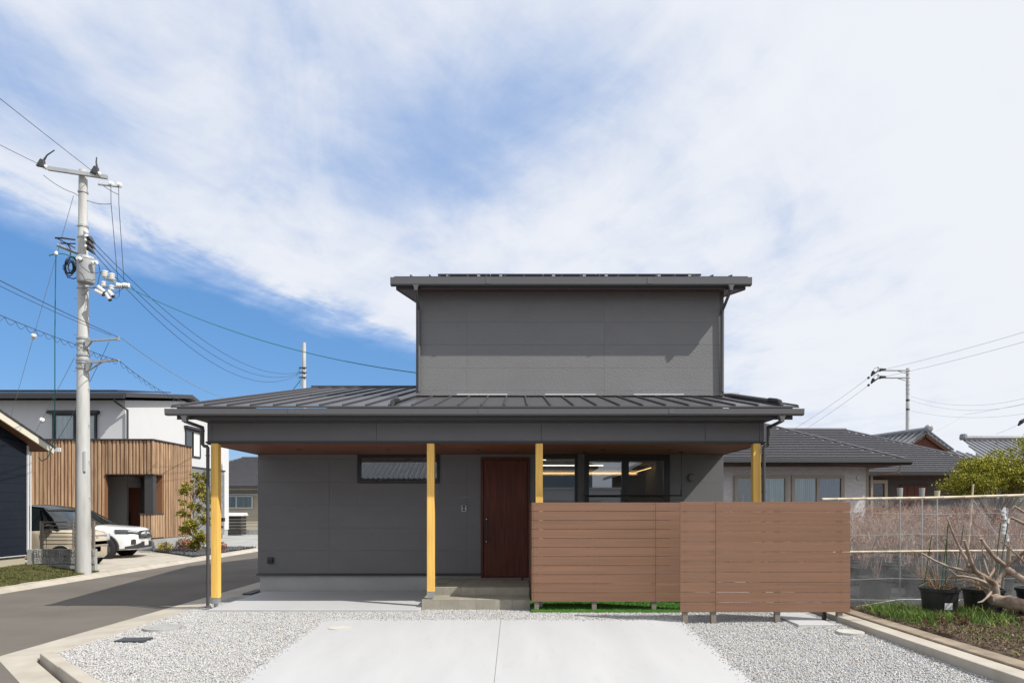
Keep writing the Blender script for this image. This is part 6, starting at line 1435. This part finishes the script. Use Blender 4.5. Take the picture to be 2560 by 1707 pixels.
def guy(a, b, ball, label):
    a, b = Vector(a), Vector(b); t = thing('guy_wire', label, 'guy wire', tuple(b)); MB().tube([a, b], 0.006, 5).build('wire', M['wiregrey'], t)
    p = a.lerp(b, ball); d = (b - a).normalized(); MB().lathe([(0.02, -0.09), (0.06, -0.06), (0.065, 0.0), (0.06, 0.06), (0.02, 0.09)], p, d, 12).build('ball_insulator', M['porcelain'], t, smooth=True)
guy(q(720, 545, 16.95), pt(10, 1100, 20.5), 0.53, 'long pale guy wire with a white ball running down left from the pole top')
guy(q3(682, 530, 16.95), pt(80, 1096, 19.5), 0.75, 'short guy wire with a white ball ending behind the cream barge board')
tc_ = thing('service_cable', 'teal cable dropping vertically from the pole to the navy house eave', 'cable', tuple(pt(132, 1120, 18.0)), 'service cables')
MB().tube([q(480, 1132, 16.5), q(560, 1110, 16.5), q(640, 1118, 16.6), q(740, 1150, 16.8)], 0.014, 6).tube([q(548, 1110, 16.5), q(542, 1450, 16.7), pt(137, 830, 16.9), pt(137, 1010, 17.4), pt(134, 1085, 17.7), pt(130, 1120, 17.9), pt(118, 1145, 17.9), pt(104, 1152, 17.9), pt(96, 1143, 17.9)], 0.013, 6).build('cable', M['teal'], tc_)
MB().lathe([(0.02, 0), (0.045, 0.03), (0.03, 0.09)], q(550, 1130, 16.5), (0, 0, 1), 10).build('clamp', M['porcelain'], tc_)
wire(q3(1000, 385, 16.8), pt(136, 1112, 17.9), 0.10, 0.006, 'thin teal drop cable crossing the pole down to the navy house', 'teal', group='service cables')

# far pole on the left, behind the low roof
def plain_pole(x, Y, ytop, w, label, m='pole'):
    p = pt(x, ytop, Y); r = w / 2 * Y / F
    t = thing('utility_pole', label, 'utility pole', (p.x, Y, 0)); MB().lathe([(r * 1.5, 0), (r, p.z), (0, p.z + 0.02)], (p.x, Y, 0), (0, 0, 1), 16).build('pole', M[m], t, smooth=True)
    return t, p, r
t, p, r = plain_pole(760, 35, 856.6, 9.0, 'slim concrete pole rising behind the low porch roof')
for y_ in (920, 932, 944): MB().cyl((p.x - 0.22, 34.9, pt(0, y_, 35).z), (p.x + 0.15, 34.9, pt(0, y_, 35).z), 0.035, n=8).build('cable_clamp', M['rubber'], t)
MB().tube([(p.x - 0.15, 34.9, pt(0, 920, 35).z), (p.x - 0.35, 34.9, pt(0, 938, 35).z), (p.x - 0.2, 34.9, pt(0, 955, 35).z), (p.x - 0.1, 34.9, pt(0, 963, 35).z)], 0.016, 5).tube([(p.x - 0.1, 34.9, pt(0, 948, 35).z), pt(728, 980, 35), pt(715, 1010, 35)], 0.02, 5).build('cable', M['teal'], t)
# far pole on the right
t, p, r = plain_pole(2269.5, 40, 920.5, 7.8, 'slender concrete pole with two side arms beyond the tiled roofs', 'pole')
xx0 = pt(2192, 0, 40)[0]
for y_, w_ in ((927.5, 0), (946, 0)):
    z = pt(0, y_, 40).z
    MB().tube([(xx0, 39.8, z), (p.x, 39.8, z)], 0.045, 5).tube([(p.x - 0.7, 39.8, z - 0.03), (p.x, 39.8, z - 0.22)], 0.025, 5).build('side_arm', M['steel'], t)
    MB().cyl((xx0, 39.8, z), (xx0, 39.8, z + 0.22), 0.06, n=8).build('insulator', M['porcelain'], t)
    MB().tube([pt(2178, y_ + 12, 39.6), pt(2184, y_ + 1, 39.6)], [0.05, 0.10], 6).tube([pt(2199, y_ - 3, 39.8), pt(2215, y_ - 5, 39.8)], [0.11, 0.04], 6).tube([pt(2178, y_ + 12, 39.6), pt(2190, y_ + 3, 39.7), pt(2200, y_ - 3, 39.8)], 0.04, 5).tube([pt(2183, y_ + 2, 39.6), pt(2186, y_ - 7, 39.6), pt(2195, y_ - 10, 39.7), pt(2203, y_ - 4, 39.8)], 0.012, 4).build('dead_end_cover', M['rubber'], t)
    MB().tube([pt(2170, y_ + 18, 39.5), pt(2173, y_ + 15, 39.5)], 0.07, 6).build('cable_sleeve', M['rubber'], t)
    wire(pt(2171, y_ + 17, 39.5), pt(1880, y_ + 200, 58), 0.3, 0.010, ('upper' if y_ < 930 else 'lower') + ' pale line running down left from the right-hand pole arms', 'wirevpale', group='pale lines at the right-hand pole')
    wire(pt(2214, y_ - 5, 39.8), pt(2700, y_ - 140 + (8 if y_ > 930 else 0), 30), 0.1, 0.010, ('upper' if y_ < 930 else 'lower') + ' pale line rising to the right from the right-hand pole arms', 'wirevpale', group='pale lines at the right-hand pole')
for y_ in (965, 976, 987, 1003, 1026, 1049, 1068): MB().lathe([(r * 1.15, 0), (r * 1.15, 0.12)], (p.x, 40, pt(0, y_, 40).z), (0, 0, 1), 12).build('band', M['plastic'] if y_ in (1026, 1003) else M['steel'], t)
for k, (y0, y1, s_, lb) in enumerate(((990, 955, 0.9, 'highest of the three slack pale lines leaving the right-hand pole'), (1000, 972, 0.9, 'middle of the three slack pale lines leaving the right-hand pole'), (1026, 1012, 0.6, 'lowest of the three slack pale lines leaving the right-hand pole'))):
    wire(pt(2276, y0, 40), pt(2700, y1 - 10, 34), s_, 0.008, lb, 'wirevpale', group='pale lines at the right-hand pole')
wire(pt(2325, 1084, 36), pt(2412, 1036, 38), 0.05, 0.010, 'pale line climbing from the old gable roof to the cable joint', 'wirevpale', group='pale lines at the right-hand pole')
wire(pt(2412, 1036, 38), pt(2700, 975, 36), 0.1, 0.008, 'pale line rising right from the cable joint', 'wirevpale', group='pale lines at the right-hand pole')
wire(pt(2490, 1085, 36), pt(2552, 1058, 36), 0.02, 0.01, 'short pale line rising to a black sleeve at the right edge', 'wirevpale', group='pale lines at the right-hand pole')
tag(MB().tube([pt(2546, 1063, 36), pt(2554, 1054, 36), pt(2566, 1045, 36)], [0.05, 0.12, 0.05], 6).build('cable_sleeve', M['rubber']), 'black cable sleeve at the right edge above the pale house roof', 'cable sleeve')

# ================================================================== HOUSES ACROSS THE STREET (seen in the windows)
t = thing('house', 'tiled house across the street, mirrored in the long porch window', 'house', (-7, -14, -0.2))
MB().box(-14, -3.2, -20, -14, -0.3, 3.3).build('wall', M['white'], t)
mb = MB(); kawara(mb, -14.8, -2.4, -13.2, -17.0, 3.4, 4.85, xa2=-12, xb2=-5, pitch=0.3, r=0.07); kawara(mb, -14.8, -2.4, -20.8, -17.0, 3.4, 4.85, xa2=-12, xb2=-5, pitch=0.3, r=0.07)
mb.build('roof', M['tilekawara'], t)
t = thing('garage', 'white flat roofed garage across the street, mirrored in the porch windows', 'garage', (3.2, -12, -0.2))
MB().box(0.6, 6.0, -17, -12, -0.3, 2.75).build('wall', M['white'], t); MB().box(0.5, 6.1, -17.1, -11.9, 2.75, 2.85).build('roof', M['white_metal'], t); MB().box(1.6, 4.9, -12.0, -11.96, -0.2, 2.1).build('shutter', M['beige'], t)
t = thing('house', 'blue-grey gabled house across the street behind the white garage', 'house', (3, -22, -0.2))
MB().prism([(-2.0, -22, -0.3), (5.5, -22, -0.3), (5.5, -22, 4.6), (1.9, -22, 6.1), (-2.0, -22, 4.6)], (0, -22, 0), (0, -29, 0)).build('wall', mat('blue_grey_wall', (0.22, 0.27, 0.31), 0.8), t)
MB().prism([(-2.5, -21.6, 4.5), (1.9, -21.6, 6.2), (5.9, -21.6, 4.5), (5.9, -21.6, 4.65), (1.9, -21.6, 6.35), (-2.5, -21.6, 4.65)], (0, -21.6, 0), (0, -29.5, 0)).build('roof', M['fascia'], t)
t = thing('house', 'dark house with white barge boards across the street', 'house', (9, -16, -0.2))
MB().prism([(7.2, -16, -0.3), (13, -16, -0.3), (13, -16, 4.0), (10.1, -16, 5.6), (7.2, -16, 4.0)], (0, -16, 0), (0, -24, 0)).build('wall', M['browngrey'], t)
MB().prism([(6.6, -15.3, 3.75), (10.1, -15.3, 5.75), (13.6, -15.3, 3.75), (13.6, -15.3, 3.95), (10.1, -15.3, 5.95), (6.6, -15.3, 3.95)], (0, -15.3, 0), (0, -24.5, 0)).build('roof', M['white_metal'], t)
wire(pt(2566, 1045, 36), pt(2900, 900, 33), 0.1, 0.01, 'pale line going on past the black sleeve at the right edge', 'wirevpale', group='pale lines at the right-hand pole')
